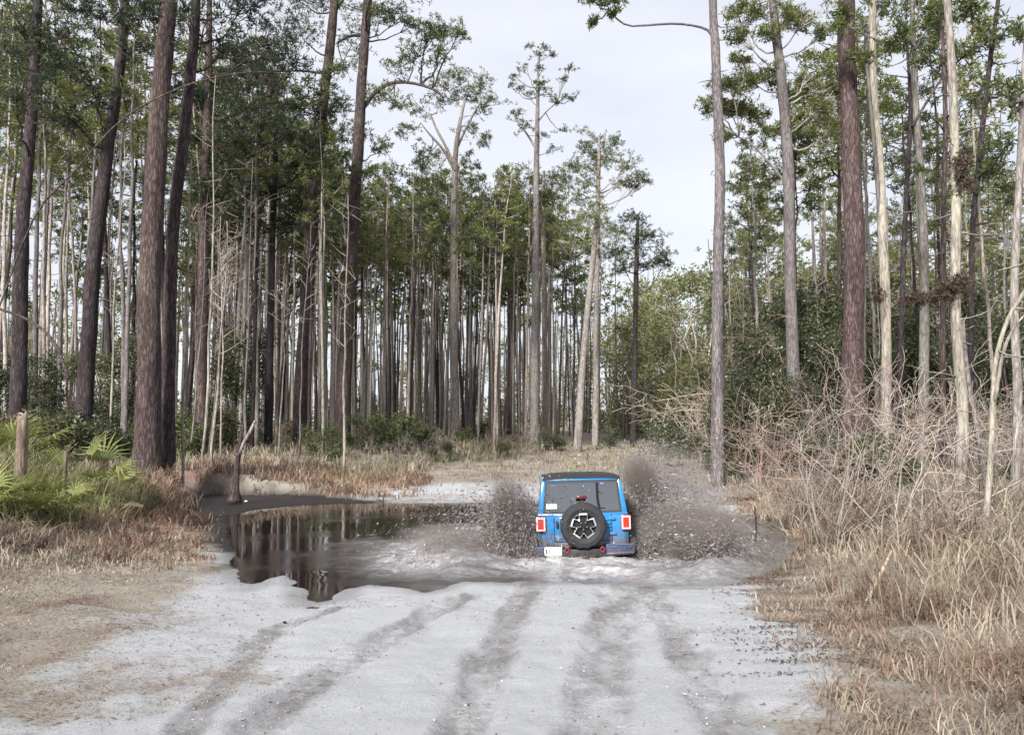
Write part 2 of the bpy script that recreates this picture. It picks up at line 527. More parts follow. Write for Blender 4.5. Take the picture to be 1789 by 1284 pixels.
def heights(x, y, full=False):
    x, y = np.asarray(x, float), np.asarray(y, float)
    sd, nz, nf, sand, mud, track, rut, tread, wet = masks(x, y)
    bank = sstep(0.2, 6.5, xl(y) - x) * (0.62 - 0.25 * (1 - sstep(9, 16, y))) + sstep(0.2, 5.0, x - xr(y)) * 0.45
    rise = 0.70 * sstep(24, 66, y) + 0.5 * sstep(80, 160, y) + 1.5 * sstep(160, 500, y)
    shore = 0.018 + 0.24 * (1 - np.exp(-np.maximum(sd, 0) / 3.2))
    z = shore + bank + rise
    z = z + nz * 0.10 * sstep(0.3, 3, sd) * (0.45 + 0.9 * (1 - sand)) + nf * 0.018 * sstep(0.05, 1, sd)
    depth = 0.36 * sstep(0.0, 1.7, -sd)
    z = np.where(sd < 0, 0.018 - 0.05 * sstep(0, 0.12, -sd) - depth + nf * 0.01, z)
    z = np.where((mud > 0) & (sd > 0), z - np.clip(mud * 1.6, 0, 1) * np.maximum(z - 0.02, 0) * 0.97, z)
    live = sstep(0.1, 0.7, sd) * sstep(0.2, 0.6, sand)
    z = z + (rut * (0.7 + 0.8 * nz) + tread * 0.011) * live
    # loose, trampled sand
    z = z + live * (0.016 * fbm(x * 4, y * 4, 3) + (0.006 + 0.035 * track) * np.maximum(fbm(x * 9 + 3, y * 9, 2) - 0.05, 0) + 0.025 * fbm(x * 1.4, y * 1.4, 3))
    if full: return z, sd, sand, mud, track, wet
    return z
def Hz(x, y):
    return float(heights(np.array([x]), np.array([y]))[0])

def ground_at(px, py):
    """where a photo pixel's sight line meets the ground"""
    r = ray(px, py)
    z = 0.2
    for _ in range(12):
        t = (z - CAMZ) / r[2]
        z = 0.5 * z + 0.5 * Hz(r[0] * t, r[1] * t)
    return r[0] * t, r[1] * t, Hz(r[0] * t, r[1] * t)

def ground_material():
    m, nt, out = newmat('ground_mix')
    tc = nd(nt, 'ShaderNodeTexCoord')
    o = tc.outputs['Object']
    A = {k: nd(nt, 'ShaderNodeAttribute', attribute_name=k).outputs['Fac'] for k in ('sand', 'mud', 'track', 'wet')}
    n1 = noise(nt, o, 0.55, 6, 0.62)
    n2 = noise(nt, o, 6.0, 8, 0.7)
    n3 = noise(nt, mapping(nt, o, (22, 40, 22)), 1.0, 6, 0.75)
    n4 = noise(nt, mapping(nt, o, (70, 110, 70)), 1.0, 4, 0.7)
    lit = ramp(nt, mth(nt, 'ADD', mth(nt, 'MULTIPLY', n1, 0.45), mth(nt, 'MULTIPLY', n3, 0.6)),
               [(0.28, (0.09, 0.077, 0.064)), (0.45, (0.21, 0.185, 0.15)), (0.6, (0.33, 0.30, 0.25)), (0.8, (0.47, 0.445, 0.39))])
    red = ramp(nt, n3, [(0.3, (0.12, 0.065, 0.05)), (0.7, (0.30, 0.20, 0.155))])
    lit = mixc(nt, mth(nt, 'MULTIPLY', mth(nt, 'SUBTRACT', noise(nt, o, 0.8, 3), 0.5), 5, True), lit, red)
    snd = ramp(nt, mth(nt, 'ADD', mth(nt, 'MULTIPLY', n2, 0.5), mth(nt, 'MULTIPLY', n4, 0.5)),
               [(0.25, (0.295, 0.303, 0.317)), (0.5, (0.435, 0.447, 0.468)), (0.72, (0.52, 0.534, 0.558))])
    # scattered leaf crumbs and dark specks in the sand
    damp = mth(nt, 'MULTIPLY', mth(nt, 'SUBTRACT', noise(nt, mapping(nt, o, (1.5, 0.9, 1)), 1.0, 7, 0.7), 0.54), 5, True)
    snd = mixc(nt, mth(nt, 'MULTIPLY', damp, 0.22), snd, (0.31, 0.297, 0.29))
    sp = mth(nt, 'MULTIPLY', mth(nt, 'SUBTRACT', n3, 0.60), 9, True)
    snd = mixc(nt, mth(nt, 'MULTIPLY', sp, 0.45), snd, (0.20, 0.17, 0.14))
    trk = ramp(nt, mth(nt, 'ADD', mth(nt, 'MULTIPLY', mth(nt, 'SUBTRACT', n3, 0.2), 1.25), mth(nt, 'MULTIPLY', n2, 0.12)),
               [(0.3, (0.125, 0.116, 0.115)), (0.5, (0.23, 0.217, 0.217)), (0.75, (0.35, 0.34, 0.343))])
    brk = mth(nt, 'ADD', mth(nt, 'MULTIPLY', A['track'], 1.5), mth(nt, 'MULTIPLY', mth(nt, 'SUBTRACT', noise(nt, mapping(nt, o, (2.6, 1.2, 2)), 1.0, 8, 0.72), 0.64), 4.2), True)
    snd = mixc(nt, mth(nt, 'MULTIPLY', mth(nt, 'MULTIPLY', brk, 0.9), mth(nt, 'MULTIPLY', A['track'], 1.6, True)), snd, trk)
    e = mth(nt, 'ADD', A['sand'], mth(nt, 'MULTIPLY', mth(nt, 'SUBTRACT', n3, 0.5), 1.1))
    e = mth(nt, 'ADD', e, mth(nt, 'MULTIPLY', mth(nt, 'SUBTRACT', n2, 0.5), 0.7))
    e = mth(nt, 'ADD', 0.5, mth(nt, 'MULTIPLY', mth(nt, 'SUBTRACT', e, 0.5), 2.2), True)
    c = mixc(nt, e, lit, snd)
    c = mixc(nt, mth(nt, 'MULTIPLY', A['wet'], 0.55), c, mixc(nt, 1.0, c, (0.40, 0.37, 0.34), 'MULTIPLY'))
    mudc = ramp(nt, n2, [(0.3, (0.013, 0.011, 0.013)), (0.7, (0.040, 0.034, 0.036))])
    c = mixc(nt, mth(nt, 'MULTIPLY', mth(nt, 'ADD', A['mud'], mth(nt, 'MULTIPLY', mth(nt, 'SUBTRACT', n2, 0.5), 0.6)), 1.3, True), c, mudc)
    p = nd(nt, 'ShaderNodeBsdfPrincipled', Roughness=0.95)
    p.inputs['Specular IOR Level'].default_value = 0.25
    nt.links.new(c, p.inputs['Base Color'])
    rg = mth(nt, 'SUBTRACT', 0.95, mth(nt, 'MULTIPLY', mth(nt, 'MAXIMUM', A['wet'], A['mud']), 0.5))
    nt.links.new(rg, p.inputs['Roughness'])
    b = nd(nt, 'ShaderNodeBump', Strength=1.0, Distance=0.05)
    nt.links.new(mth(nt, 'ADD', mth(nt, 'MULTIPLY', n3, 0.7), mth(nt, 'MULTIPLY', n4, 0.4)), b.inputs['Height'])
    nt.links.new(b.outputs[0], p.inputs['Normal'])
    nt.links.new(p.outputs[0], out.inputs['Surface'])
    return m
M['ground'] = ground_material()

gx = np.concatenate([-np.geomspace(700, 9.2, 44), np.arange(-9, -4, 0.08), np.arange(-4, 4, 0.042), np.arange(4, 7.01, 0.08), np.geomspace(7.2, 700, 44)])
gy = np.concatenate([np.linspace(-60, 2, 14), np.arange(2.4, 4.5, 0.3), np.arange(4.5, 13, 0.042), np.arange(13, 30, 0.13), np.geomspace(30.2, 1500, 60)])
GX, GY = np.meshgrid(gx, gy)
gz, gsd, gsand, gmud, gtrack, gwet = heights(GX.ravel(), GY.ravel(), True)
gverts = np.stack([GX.ravel(), GY.ravel(), gz], 1)
nx, ny = len(gx), len(gy)
ii = (np.arange(ny - 1)[:, None] * nx + np.arange(nx - 1)[None, :]).ravel()
gq = np.stack([ii, ii + 1, ii + nx + 1, ii + nx], 1)
fc = gverts[gq].mean(1)
on_track = (fc[:, 0] > xl(fc[:, 1])) & (fc[:, 0] < xr(fc[:, 1])) & (fc[:, 1] < 120)

def grid_obj(name, quads, mats, attrs, smooth=True):
    used = np.unique(quads)
    rem = np.full(len(gverts), -1); rem[used] = np.arange(len(used))
    q = rem[quads]
    me = bpy.data.meshes.new(name)
    me.vertices.add(len(used)); me.vertices.foreach_set('co', gverts[used].astype(np.float32).ravel())
    me.loops.add(q.size); me.loops.foreach_set('vertex_index', q.astype(np.int32).ravel())
    me.polygons.add(len(q)); me.polygons.foreach_set('loop_start', np.arange(0, q.size, 4, dtype=np.int32))
    me.polygons.foreach_set('use_smooth', np.ones(len(q), dtype=bool))
    for m in mats: me.materials.append(m)
    for k, v in attrs.items():
        a = me.attributes.new(k, 'FLOAT', 'POINT')
        a.data.foreach_set('value', v[used].astype(np.float32))
    me.update(calc_edges=True)
    return link(bpy.data.objects.new(name, me))
gattr = {'sand': gsand, 'mud': gmud, 'track': gtrack, 'wet': gwet}
tag(grid_obj('ground', gq[~on_track], [M['ground']], gattr), 'forest floor of dead leaves and dry grass on both sides of the sandy track', kind='structure')
tag(grid_obj('sandy_track', gq[on_track], [M['ground']], gattr), 'pale rutted sand track running through the puddle into the pines', kind='structure')

# ---- puddle surface: still and mirror-like at the far left, churned, silty and tinted with sky sheen round the car
JX, JY, JYAW = 1.26, 15.0, 0.0           # rear of the car
def water_material():
    m, nt, out = newmat('puddle_water')
    tc = nd(nt, 'ShaderNodeTexCoord')
    o = tc.outputs['Object']
    a = nd(nt, 'ShaderNodeAttribute', attribute_name='churn').outputs['Fac']
    n1 = noise(nt, o, 3.0, 7, 0.7)
    n2 = noise(nt, mapping(nt, o, (9, 14, 9)), 1.0, 6, 0.75)
    silt_sheen = ramp(nt, n2, [(0.30, (0.14, 0.13, 0.125)), (0.5, (0.30, 0.295, 0.30)), (0.70, (0.50, 0.51, 0.525))])  # silt tones, lightened to carry the sky's pale sheen on ripples
    k = mth(nt, 'MULTIPLY', mth(nt, 'ADD', a, mth(nt, 'MULTIPLY', mth(nt, 'SUBTRACT', n1, 0.5), 0.9)), 1.0, True)
    k = mth(nt, 'MULTIPLY', k, mth(nt, 'MULTIPLY', a, 2.5, True))
    c = mixc(nt, k, (0.014, 0.010, 0.009), silt_sheen)
    p = nd(nt, 'ShaderNodeBsdfPrincipled', Roughness=0.02)
    p.inputs['IOR'].default_value = 1.46
    nt.links.new(c, p.inputs['Base Color'])
    nt.links.new(mth(nt, 'ADD', 0.012, mth(nt, 'MULTIPLY', k, 0.16)), p.inputs['Roughness'])
    b = nd(nt, 'ShaderNodeBump', Distance=0.03)
    nt.links.new(mth(nt, 'ADD', 0.004, mth(nt, 'MULTIPLY', a, 0.45)), b.inputs['Strength'])
    nt.links.new(n2, b.inputs['Height'])
    nt.links.new(b.outputs[0], p.inputs['Normal'])
    nt.links.new(p.outputs[0], out.inputs['Surface'])
    return m
M['water'] = water_material()
wx = np.arange(-10.4, 7.6, 0.055); wy = np.arange(10.6, 29.6, 0.075)
WX, WY = np.meshgrid(wx, wy)
wsd = pud_sd(WX.ravel(), WY.ravel())
X, Y = WX.ravel(), WY.ravel()
rx, ry = X - JX, Y - (JY + 1.2)
nzw = fbm(X * 0.7, Y * 0.7, 3)
churn = np.clip(1.25 - np.hypot(np.where(rx < 0, rx / 3.9, rx / 4.8), np.where(ry < 0, ry / 5.0, ry / 5.0)) + nzw * 0.45, 0, 1)
churn = np.clip(np.maximum(churn, 0.75 * np.exp(-((X + 1.7) / 1.1) ** 2 - ((Y - 15.6) / 2.6) ** 2) + 0.25 * nzw), 0, 1) * 1.0  # extra churned patch, its pale colour standing in for mirrored sky
rip = 0.0004 * np.sin(X * 5 + 2 * Y + 5 * nzw) * sstep(0.1, 1.2, -wsd)
chop = fbm(X * 1.3, Y * 2.0, 4) * 0.13 + np.abs(fbm(X * 2.3 + 4, Y * 3.1, 4)) * 0.10 + fbm(X * 6, Y * 7, 3) * 0.02
# arms of the wake spreading out behind the wheels
wake = 0
for sx, side in ((-0.85, -1), (0.85, 1)):
    u = (X - JX - sx) * side - np.maximum(JY + 1.5 - Y, 0) * 0.42
    wake = wake + 0.13 * np.exp(-(u / 0.28) ** 2) * sstep(-0.5, 1.2, JY + 1.8 - Y) * sstep(-4.2, -2.0, Y - JY)
# the bow wave thrown out to the left of the car
bow = 0.20 * np.exp(-((np.hypot(rx, ry * 0.8) - 2.6 + nzw * 0.5) / 0.5) ** 2) * sstep(0.2, 1.5, -rx) * sstep(-2.5, -0.5, ry + 1.0)
bow += 0.16 * np.exp(-((np.hypot(rx, ry) - 3.0 + nzw * 0.6) / 0.4) ** 2) * sstep(0.2, 1.5, rx)
rr = np.hypot(rx + 0.3, ry * 0.9)
ring = (0.014 * fbm(X * 2.2, Y * 3.0, 3) + 0.008 * fbm(X * 6, Y * 8, 2)) * sstep(5.0, 2.6, rr + nzw * 2.0) * sstep(0.05, 1.0, -wsd)
k = sstep(0.05, 0.8, churn) * sstep(-0.1, 0.9, -wsd)
WZ = rip + ring * sstep(-0.1, 0.5, -wsd) + k * (chop + wake * 0.8 + bow) 
wi = (np.arange(len(wy) - 1)[:, None] * len(wx) + np.arange(len(wx) - 1)[None, :]).ravel()
wq = np.stack([wi, wi + 1, wi + len(wx) + 1, wi + len(wx)], 1)
wq = wq[wsd[wq].min(1) < 0.12]
_save = gverts
gverts = np.stack([X, Y, WZ], 1)
tag(grid_obj('puddle_water', wq, [M['water']], {'churn': churn}), 'dark tannin-brown puddle across the track mirroring the tree trunks', kind='structure')
gverts = _save

# ================================================================ THE BLUE CAR
MUDC = (0.11, 0.085, 0.07)
M['paint'] = simple('paint_blue', (0.010, 0.175, 0.42), 0.24, 0.0, 0.5, 0.8, var=0.25, vscale=3, dirt=(MUDC, 0.45, 1.15))
M['roof_black'] = simple('roof_black', (0.012, 0.012, 0.014), 0.6, var=0.4)
M['trim'] = simple('trim_black', (0.015, 0.015, 0.018), 0.55, var=0.4, dirt=(MUDC, 0.20, 0.68))
M['rubber'] = simple('rubber', (0.016, 0.016, 0.019), 0.75, var=0.4, vscale=12)
M['wheel_black'] = simple('wheel_black', (0.010, 0.010, 0.012), 0.35)
M['wheel_silver'] = simple('wheel_silver', (0.74, 0.75, 0.76), 0.28, 0.85)
M['lens_red'] = simple('lens_red', (0.30, 0.018, 0.015), 0.15, coat=0.5, emis=(1.0, 0.06, 0.03), es=0.12)
M['lens_lit'] = simple('lens_lit', (0.7, 0.25, 0.22), 0.2, emis=(1.0, 0.42, 0.38), es=0.75)
M['hook_red'] = simple('hook_red', (0.22, 0.03, 0.045), 0.5)
M['plate_white'] = simple('plate_white', (0.72, 0.74, 0.70), 0.4)
M['plate_mark'] = simple('plate_mark', (0.10, 0.16, 0.12), 0.5)
M['sticker_white'] = simple('sticker_white', (0.80, 0.81, 0.84), 0.4)
M['sticker_blue'] = simple('sticker_blue', (0.10, 0.14, 0.55), 0.4)
M['steel'] = simple('steel', (0.42, 0.44, 0.50), 0.3, 0.9, var=0.4)
M['seat'] = simple('seat_fabric', (0.02, 0.02, 0.022), 0.8)
M['headlamp'] = simple('headlamp', (0.7, 0.72, 0.75), 0.1, 0.3)

def glassmat(name, tint, refl):
    m, nt, out = newmat(name)
    t = nd(nt, 'ShaderNodeBsdfTransparent'); t.inputs['Color'].default_value = (*tint, 1)
    g = nd(nt, 'ShaderNodeBsdfGlossy', Roughness=0.02); g.inputs['Color'].default_value = (0.9, 0.92, 0.95, 1)
    f = nd(nt, 'ShaderNodeFresnel', IOR=1.6)
    k = mth(nt, 'ADD', f.outputs[0], refl, True)
    mx = nd(nt, 'ShaderNodeMixShader')
    nt.links.new(k, mx.inputs['Fac'])
    nt.links.new(t.outputs[0], mx.inputs[1]); nt.links.new(g.outputs[0], mx.inputs[2])
    nt.links.new(mx.outputs[0], out.inputs['Surface'])
    return m
M['glass'] = glassmat('tinted_glass', (0.10, 0.115, 0.13), 0.20)
M['glass_clear'] = glassmat('clear_glass', (0.75, 0.8, 0.8), 0.05)

car = empty('off_road_car', (JX, JY, -0.375), (R(-1.2), R(-1.6), R(-1.0)))
tag(car, 'bright blue boxy off-road car ploughing through the puddle with a spare wheel on its tailgate', 'car')

def cpart(name, mb, mats, parent=None, sm=True, ang=30):
    o = mb.build(name, mats, car if parent is None else parent)
    if sm: auto_smooth(o, ang)
    return o
def yz_prism(mb, poly, x0, x1, bev=0.0, mi=0):
    """(y,z) outline pushed along x"""
    t = MB().prism(poly, x0, x1, 0, bev)
    mb.add([(y, x, z) for x, y, z in t.v], [q[::-1] for q in t.f], mi)
    return mb

# tub with cut-out wheel arches (two sides), floor, bonnet
def arch(cy, r, n=9):
    return [(cy - r * math.cos(math.pi * k / (n - 1)), 0.46 + r * math.sin(math.pi * k / (n - 1)) * 0.95) for k in range(n)]
b = MB()
side = [(0.0, 0.60), (0.0, 1.17), (2.12, 1.17), (2.12, 0.46)] + arch(0.66, 0.50)[::-1] + [(0.12, 0.50)]
for s in (-1, 1):
    yz_prism(b, side, s * 0.70, s * 0.775, 0.006)
b.box((0, 1.2, 0.60), (1.40, 1.85, 0.10), 0.01)                       # floor pan
b.hexa([(-0.775, 0.0, 0.60), (-0.50, 0.0, 0.60), (-0.50, 0.06, 0.60), (-0.775, 0.06, 0.60),
        (-0.775, 0.0, 1.17), (-0.50, 0.0, 1.17), (-0.50, 0.06, 1.17), (-0.775, 0.06, 1.17)], 0.006)
b.hexa([(0.50, 0.0, 0.60), (0.775, 0.0, 0.60), (0.775, 0.06, 0.60), (0.50, 0.06, 0.60),
        (0.50, 0.0, 1.17), (0.775, 0.0, 1.17), (0.775, 0.06, 1.17), (0.50, 0.06, 1.17)], 0.006)
b.box((0, 0.035, 0.645), (1.0, 0.05, 0.10), 0.006)                    # sill under the tailgate
cpart('body', b, [M['paint']])
b = MB()
b.hexa([(-0.70, 2.13, 0.66), (0.70, 2.13, 0.66), (0.52, 3.52, 0.66), (-0.52, 3.52, 0.66),
        (-0.70, 2.13, 1.17), (0.70, 2.13, 1.17), (0.50, 3.50, 1.09), (-0.50, 3.50, 1.09)], 0.03)
b.hexa([(-0.50, 2.2, 1.165), (0.50, 2.2, 1.165), (0.36, 3.4, 1.085), (-0.36, 3.4, 1.085),
        (-0.46, 2.25, 1.20), (0.46, 2.25, 1.20), (0.32, 3.36, 1.12), (-0.32, 3.36, 1.12)], 0.01)
hood = cpart('bonnet', b, [M['paint']])
b = MB()
b.box((0, 3.54, 0.88), (1.16, 0.05, 0.42), 0.015)
gr = cpart('grille', b, [M['paint']])
for k in range(7):
    cpart('grille_slot', MB().box((-0.27 + 0.09 * k, 3.567, 0.90), (0.04, 0.01, 0.26), 0.003), [M['trim']], gr)
for s in (-1, 1):
    cpart('headlight', MB().lathe([(0.0, 0), (0.085, 0), (0.085, 0.035), (0.05, 0.05), (0.0, 0.055)], 20, 'Y', (s * 0.43, 3.56, 0.95)), [M['headlamp']])
cpart('front_bumper', MB().box((0, 3.72, 0.58), (1.62, 0.20, 0.20), 0.03), [M['trim']])

# flares
for s in (-1, 1):
    for cy in (0.66, 3.02):
        b = MB()
        o_, i_ = [], []
        for k in range(13):
            a = math.pi * k / 12
            o_.append((cy - 0.57 * math.cos(a), 0.46 + 0.53 * math.sin(a)))
            i_.append((cy - 0.50 * math.cos(a), 0.46 + 0.475 * math.sin(a)))
        yz_prism(b, o_ + i_[::-1], s * (0.72 if cy < 2 else 0.55), s * 0.925, 0.01)
        cpart('fender_flare', b, [M['trim']])

def wheel(x, y, z, s):
    w = empty('wheel')
    w.parent = car
    prof = [(0.22, -0.12), (0.33, -0.14), (0.395, -0.125), (0.41, -0.09), (0.41, 0.09), (0.395, 0.125), (0.33, 0.14), (0.22, 0.12)]
    t = MB().lathe(prof, 48, 'X', (x, y, z), 0, lambda k, j: (-0.012 if (k + (j > 3)) % 2 and j in (2, 3, 4, 5) else 0))
    ty = cpart('tyre', t, [M['rubber']], w)
    rim = MB().lathe([(0.0, s * 0.06), (0.05, s * 0.09), (0.18, s * 0.06), (0.225, s * 0.11), (0.225, -s * 0.10), (0.0, -s * 0.10)], 24, 'X', (x, y, z))
    for k in range(5):
        a = 2 * math.pi * k / 5
        rim.box((x + s * 0.085, y + 0.13 * math.cos(a), z + 0.13 * math.sin(a)), (0.03, 0.17, 0.055), 0.008, 0, Matrix.Rotation(a, 4, 'X'))
    cpart('rim', rim, [M['wheel_black']], w)
for s in (-1, 1):
    wheel(s * 0.79, 0.66, 0.41, s)
    wheel(s * 0.79, 3.02, 0.41, s)
cpart('rear_axle', MB().tube([(-0.68, 0.66, 0.41), (0.68, 0.66, 0.41)], 0.05, 10).lathe([(0.0, -0.14), (0.11, -0.08), (0.13, 0.0), (0.11, 0.08), (0.0, 0.14)], 16, 'Y', (0.0, 0.66, 0.42)), [M['trim']])
cpart('exhaust', MB().tube([(0.45, 0.9, 0.50), (0.48, 0.3, 0.48), (0.52, 0.02, 0.45)], 0.035, 12), [M['steel']])

# hard top: rear frame in body colour, tumblehome pillars, black roof
def yb(z): return 0.012 + (z - 1.17) * 0.16                            # rear face leans forward
def hw(z): return 0.772 - (z - 1.17) * 0.150                           # half width at height
b = MB()
z0, z1, zh = 1.175, 1.80, 1.735
for s in (-1, 1):
    xi0, xi1 = 0.682, 0.630
    p = [(s * xi0, yb(z0), z0), (s * hw(z0), yb(z0), z0), (s * hw(z0), yb(z0) + 0.22, z0), (s * xi0, yb(z0) + 0.10, z0),
         (s * xi1, yb(zh), zh), (s * hw(zh), yb(zh), zh), (s * hw(zh), yb(zh) + 0.20, zh), (s * xi1, yb(zh) + 0.10, zh)]
    b.hexa(p, 0.012)
b.hexa([(-hw(zh), yb(zh), zh), (hw(zh), yb(zh), zh), (hw(zh), yb(zh) + 0.2, zh), (-hw(zh), yb(zh) + 0.2, zh),
        (-hw(z1) + 0.02, yb(z1) + 0.01, z1), (hw(z1) - 0.02, yb(z1) + 0.01, z1), (hw(z1) - 0.02, yb(z1) + 0.2, z1), (-hw(z1) + 0.02, yb(z1) + 0.2, z1)], 0.014)
cpart('hard_top', b, [M['paint']])
b = MB()
for s in (-1, 1):                                                       # side rails and middle pillars
    for (ya, yb_) in ((1.02, 1.14), ):
        b.hexa([(s * 0.70, ya, 1.175), (s * 0.772, ya, 1.175), (s * 0.772, yb_, 1.175), (s * 0.70, yb_, 1.175),
                (s * 0.64, ya, 1.77), (s * 0.678, ya, 1.77), (s * 0.678, yb_, 1.77), (s * 0.64, yb_, 1.77)], 0.008)
    b.hexa([(s * 0.70, 2.02, 1.175), (s * 0.76, 2.02, 1.175), (s * 0.76, 2.12, 1.175), (s * 0.70, 2.12, 1.175),
            (s * 0.63, 1.66, 1.77), (s * 0.675, 1.66, 1.77), (s * 0.675, 1.74, 1.77), (s * 0.63, 1.74, 1.77)], 0.008)
    b.box((s * 0.66, 0.95, 1.775), (0.05, 1.56, 0.045), 0.01)
b.box((0, 1.71, 1.775), (1.30, 0.07, 0.045), 0.01)
cpart('roof_frame', b, [M['paint']])
b = MB()
rv, rf = [], []
for j, y in enumerate((0.10, 0.13, 0.5, 1.0, 1.5, 1.74, 1.78)):
    for i, x in enumerate(np.linspace(-0.672, 0.672, 9)):
        e = 0.02 if j in (0, 6) else 0.0
        rv.append((x, y, 1.835 - 0.035 * (x / 0.67) ** 4 - e + 0.012 * math.sin(y * 1.8)))
for j in range(6):
    for i in range(8):
        q = j * 9 + i
        rf.append((q, q + 1, q + 10, q + 9))
nb = len(rv)
rv += [(x, y, z - 0.04) for x, y, z in rv]
for j in range(6):
    for i in range(8):
        q = nb + j * 9 + i
        rf.append((q + 9, q + 10, q + 1, q))
ring = [i for i in range(9)] + [9 * j + 8 for j in range(1, 7)] + [54 + i for i in range(7, -1, -1)] + [9 * j for j in range(5, 0, -1)]
for a, c in zip(ring, ring[1:] + ring[:1]):
    rf.append((c, a, a + nb, c + nb))
b.add(rv, rf)
for k in (-1, 1):
    b.box((k * 0.22, 0.85, 1.842), (0.03, 1.2, 0.015), 0.004)
cpart('roof', b, [M['roof_black']])

# glass: rear window in a black gasket, side windows, windscreen
def rearquad(x0, x1, za, zb, off):
    return [(-x0, yb(za) + off, za), (x0, yb(za) + off, za), (x1, yb(zb) + off, zb), (-x1, yb(zb) + off, zb)]
b = MB()
O, I = rearquad(0.680, 0.628, 1.182, 1.732, 0.018), rearquad(0.648, 0.600, 1.215, 1.700, 0.018)
vs = O + I + [(x, y + 0.03, z) for x, y, z in O + I]
fs = []
for k in range(4):
    k2 = (k + 1) % 4
    fs += [(k, k2, 4 + k2, 4 + k), (8 + k2, 8 + k, 12 + k, 12 + k2), (k2, k, 8 + k, 8 + k2), (4 + k, 4 + k2, 12 + k2, 12 + k)]
b.add(vs, fs)
rw = cpart('rear_window', b, [M['trim']], sm=False)
g = rearquad(0.650, 0.602, 1.213, 1.702, 0.030)
gv = g + [(x, y + 0.006, z) for x, y, z in g]
cpart('pane', MB().add(gv, [(0, 1, 2, 3), (7, 6, 5, 4), (1, 0, 4, 5), (2, 1, 5, 6), (3, 2, 6, 7), (0, 3, 7, 4)]), [M['glass']], rw, False)
cpart('wiper', MB().tube([(0.02, yb(1.24) - 0.012, 1.235), (0.20, yb(1.27) - 0.02, 1.262), (0.40, yb(1.27) - 0.008, 1.262)], 0.008, 6), [M['trim']], rw)
def flat(x0, x1, za, zb, off, mat, name, lab=None):
    v = [(x0, yb(za) + off, za), (x1, yb(za) + off, za), (x1, yb(zb) + off, zb), (x0, yb(zb) + off, zb)]
    v += [(x, y + 0.003, z) for x, y, z in v]
    return cpart(name, MB().add(v, [(0, 1, 2, 3), (7, 6, 5, 4), (1, 0, 4, 5), (2, 1, 5, 6), (3, 2, 6, 7), (0, 3, 7, 4)]), [mat], rw, False)
flat(-0.625, -0.445, 1.262, 1.345, 0.024, M['sticker_white'], 'sticker')
flat(0.325, 0.385, 1.665, 1.694, 0.024, M['sticker_blue'], 'sticker').data.name = 'sticker'
flat(-0.55, -0.44, 1.655, 1.662, 0.024, M['sticker_blue'], 'sticker')
for s in (-1, 1):
    for (ya, yc, yd, ye) in ((0.24, 1.00, 1.00, 0.32), (1.16, 2.00, 1.66, 1.16)):
        x0, x1 = s * 0.758, s * 0.672
        v = [(x0, ya, 1.19), (x0, yc, 1.19), (x1, yd, 1.755), (x1, ye, 1.755)]
        v += [(x - s * 0.008, y, z) for x, y, z in v]
        cpart('side_window', MB().add(v, [(0, 1, 2, 3), (7, 6, 5, 4), (1, 0, 4, 5), (2, 1, 5, 6), (3, 2, 6, 7), (0, 3, 7, 4)]), [M['glass']], None, False)
    d = cpart('door', yz_prism(MB(), [(1.16, 0.62), (1.16, 1.16), (2.05, 1.16), (2.05, 0.62)], s * 0.777, s * 0.797, 0.008), [M['paint']])
    cpart('handle', MB().box((s * 0.81, 1.26, 1.06), (0.025, 0.14, 0.04), 0.008), [M['trim']], d)
    # mirror on its arm at the foot of the windscreen pillar
    mr = cpart('mirror', MB().box((s * 0.955, 1.93, 1.27), (0.17, 0.09, 0.20), 0.03).box((s * 0.83, 1.95, 1.20), (0.12, 0.05, 0.05), 0.01), [M['trim']])
    cpart('mirror_glass', MB().box((s * 0.955, 1.882, 1.27), (0.14, 0.006, 0.165), 0.002), [M['steel']], mr)
v = [(-0.66, 2.09, 1.18), (0.66, 2.09, 1.18), (0.61, 1.72, 1.755), (-0.61, 1.72, 1.755)]
v += [(x, y + 0.008, z) for x, y, z in v]
cpart('windscreen', MB().add(v, [(0, 1, 2, 3), (7, 6, 5, 4), (1, 0, 4, 5), (2, 1, 5, 6), (3, 2, 6, 7), (0, 3, 7, 4)]), [M['glass_clear']], None, False)
for s in (-1, 1):
    for y in (0.75, 1.55):
        b = MB()
        b.box((s * 0.36, y, 0.95), (0.46, 0.5, 0.22), 0.05).box((s * 0.36, y - 0.22, 1.20), (0.44, 0.14, 0.55), 0.05)
        b.box((s * 0.36, y - 0.24, 1.54), (0.24, 0.10, 0.16), 0.04)
        cpart('car_seat', b, [M['seat']])
cpart('roll_bar', MB().tube([(-0.62, 1.08, 1.15), (-0.60, 1.08, 1.66), (0.60, 1.08, 1.66), (0.62, 1.08, 1.15)], 0.03, 8), [M['trim']])

# tailgate with pressed panels, ribs, hinges and latch
b = MB()
b.hexa([(-0.495, -0.020, 0.70), (0.495, -0.020, 0.70), (0.495, 0.03, 0.70), (-0.495, 0.03, 0.70),
        (-0.495, -0.020, 1.165), (0.495, -0.020, 1.165), (0.495, 0.03, 1.165), (-0.495, 0.03, 1.165)], 0.012)
b.box((0, -0.024, 0.93), (0.84, 0.02, 0.36), 0.008)
tg = cpart('tailgate', b, [M['paint']])
for k in range(5):
    cpart('vent_rib', MB().box((0.435, -0.036, 0.83 + 0.058 * k), (0.10, 0.016, 0.022), 0.006), [M['paint']], tg)
cpart('latch', MB().box((-0.445, -0.04, 1.00), (0.045, 0.03, 0.13), 0.01), [M['trim']], tg)
for z in (0.82, 1.08):
    cpart('hinge', MB().box((0.505, -0.03, z), (0.11, 0.035, 0.045), 0.008), [M['paint']], tg)
b = MB()
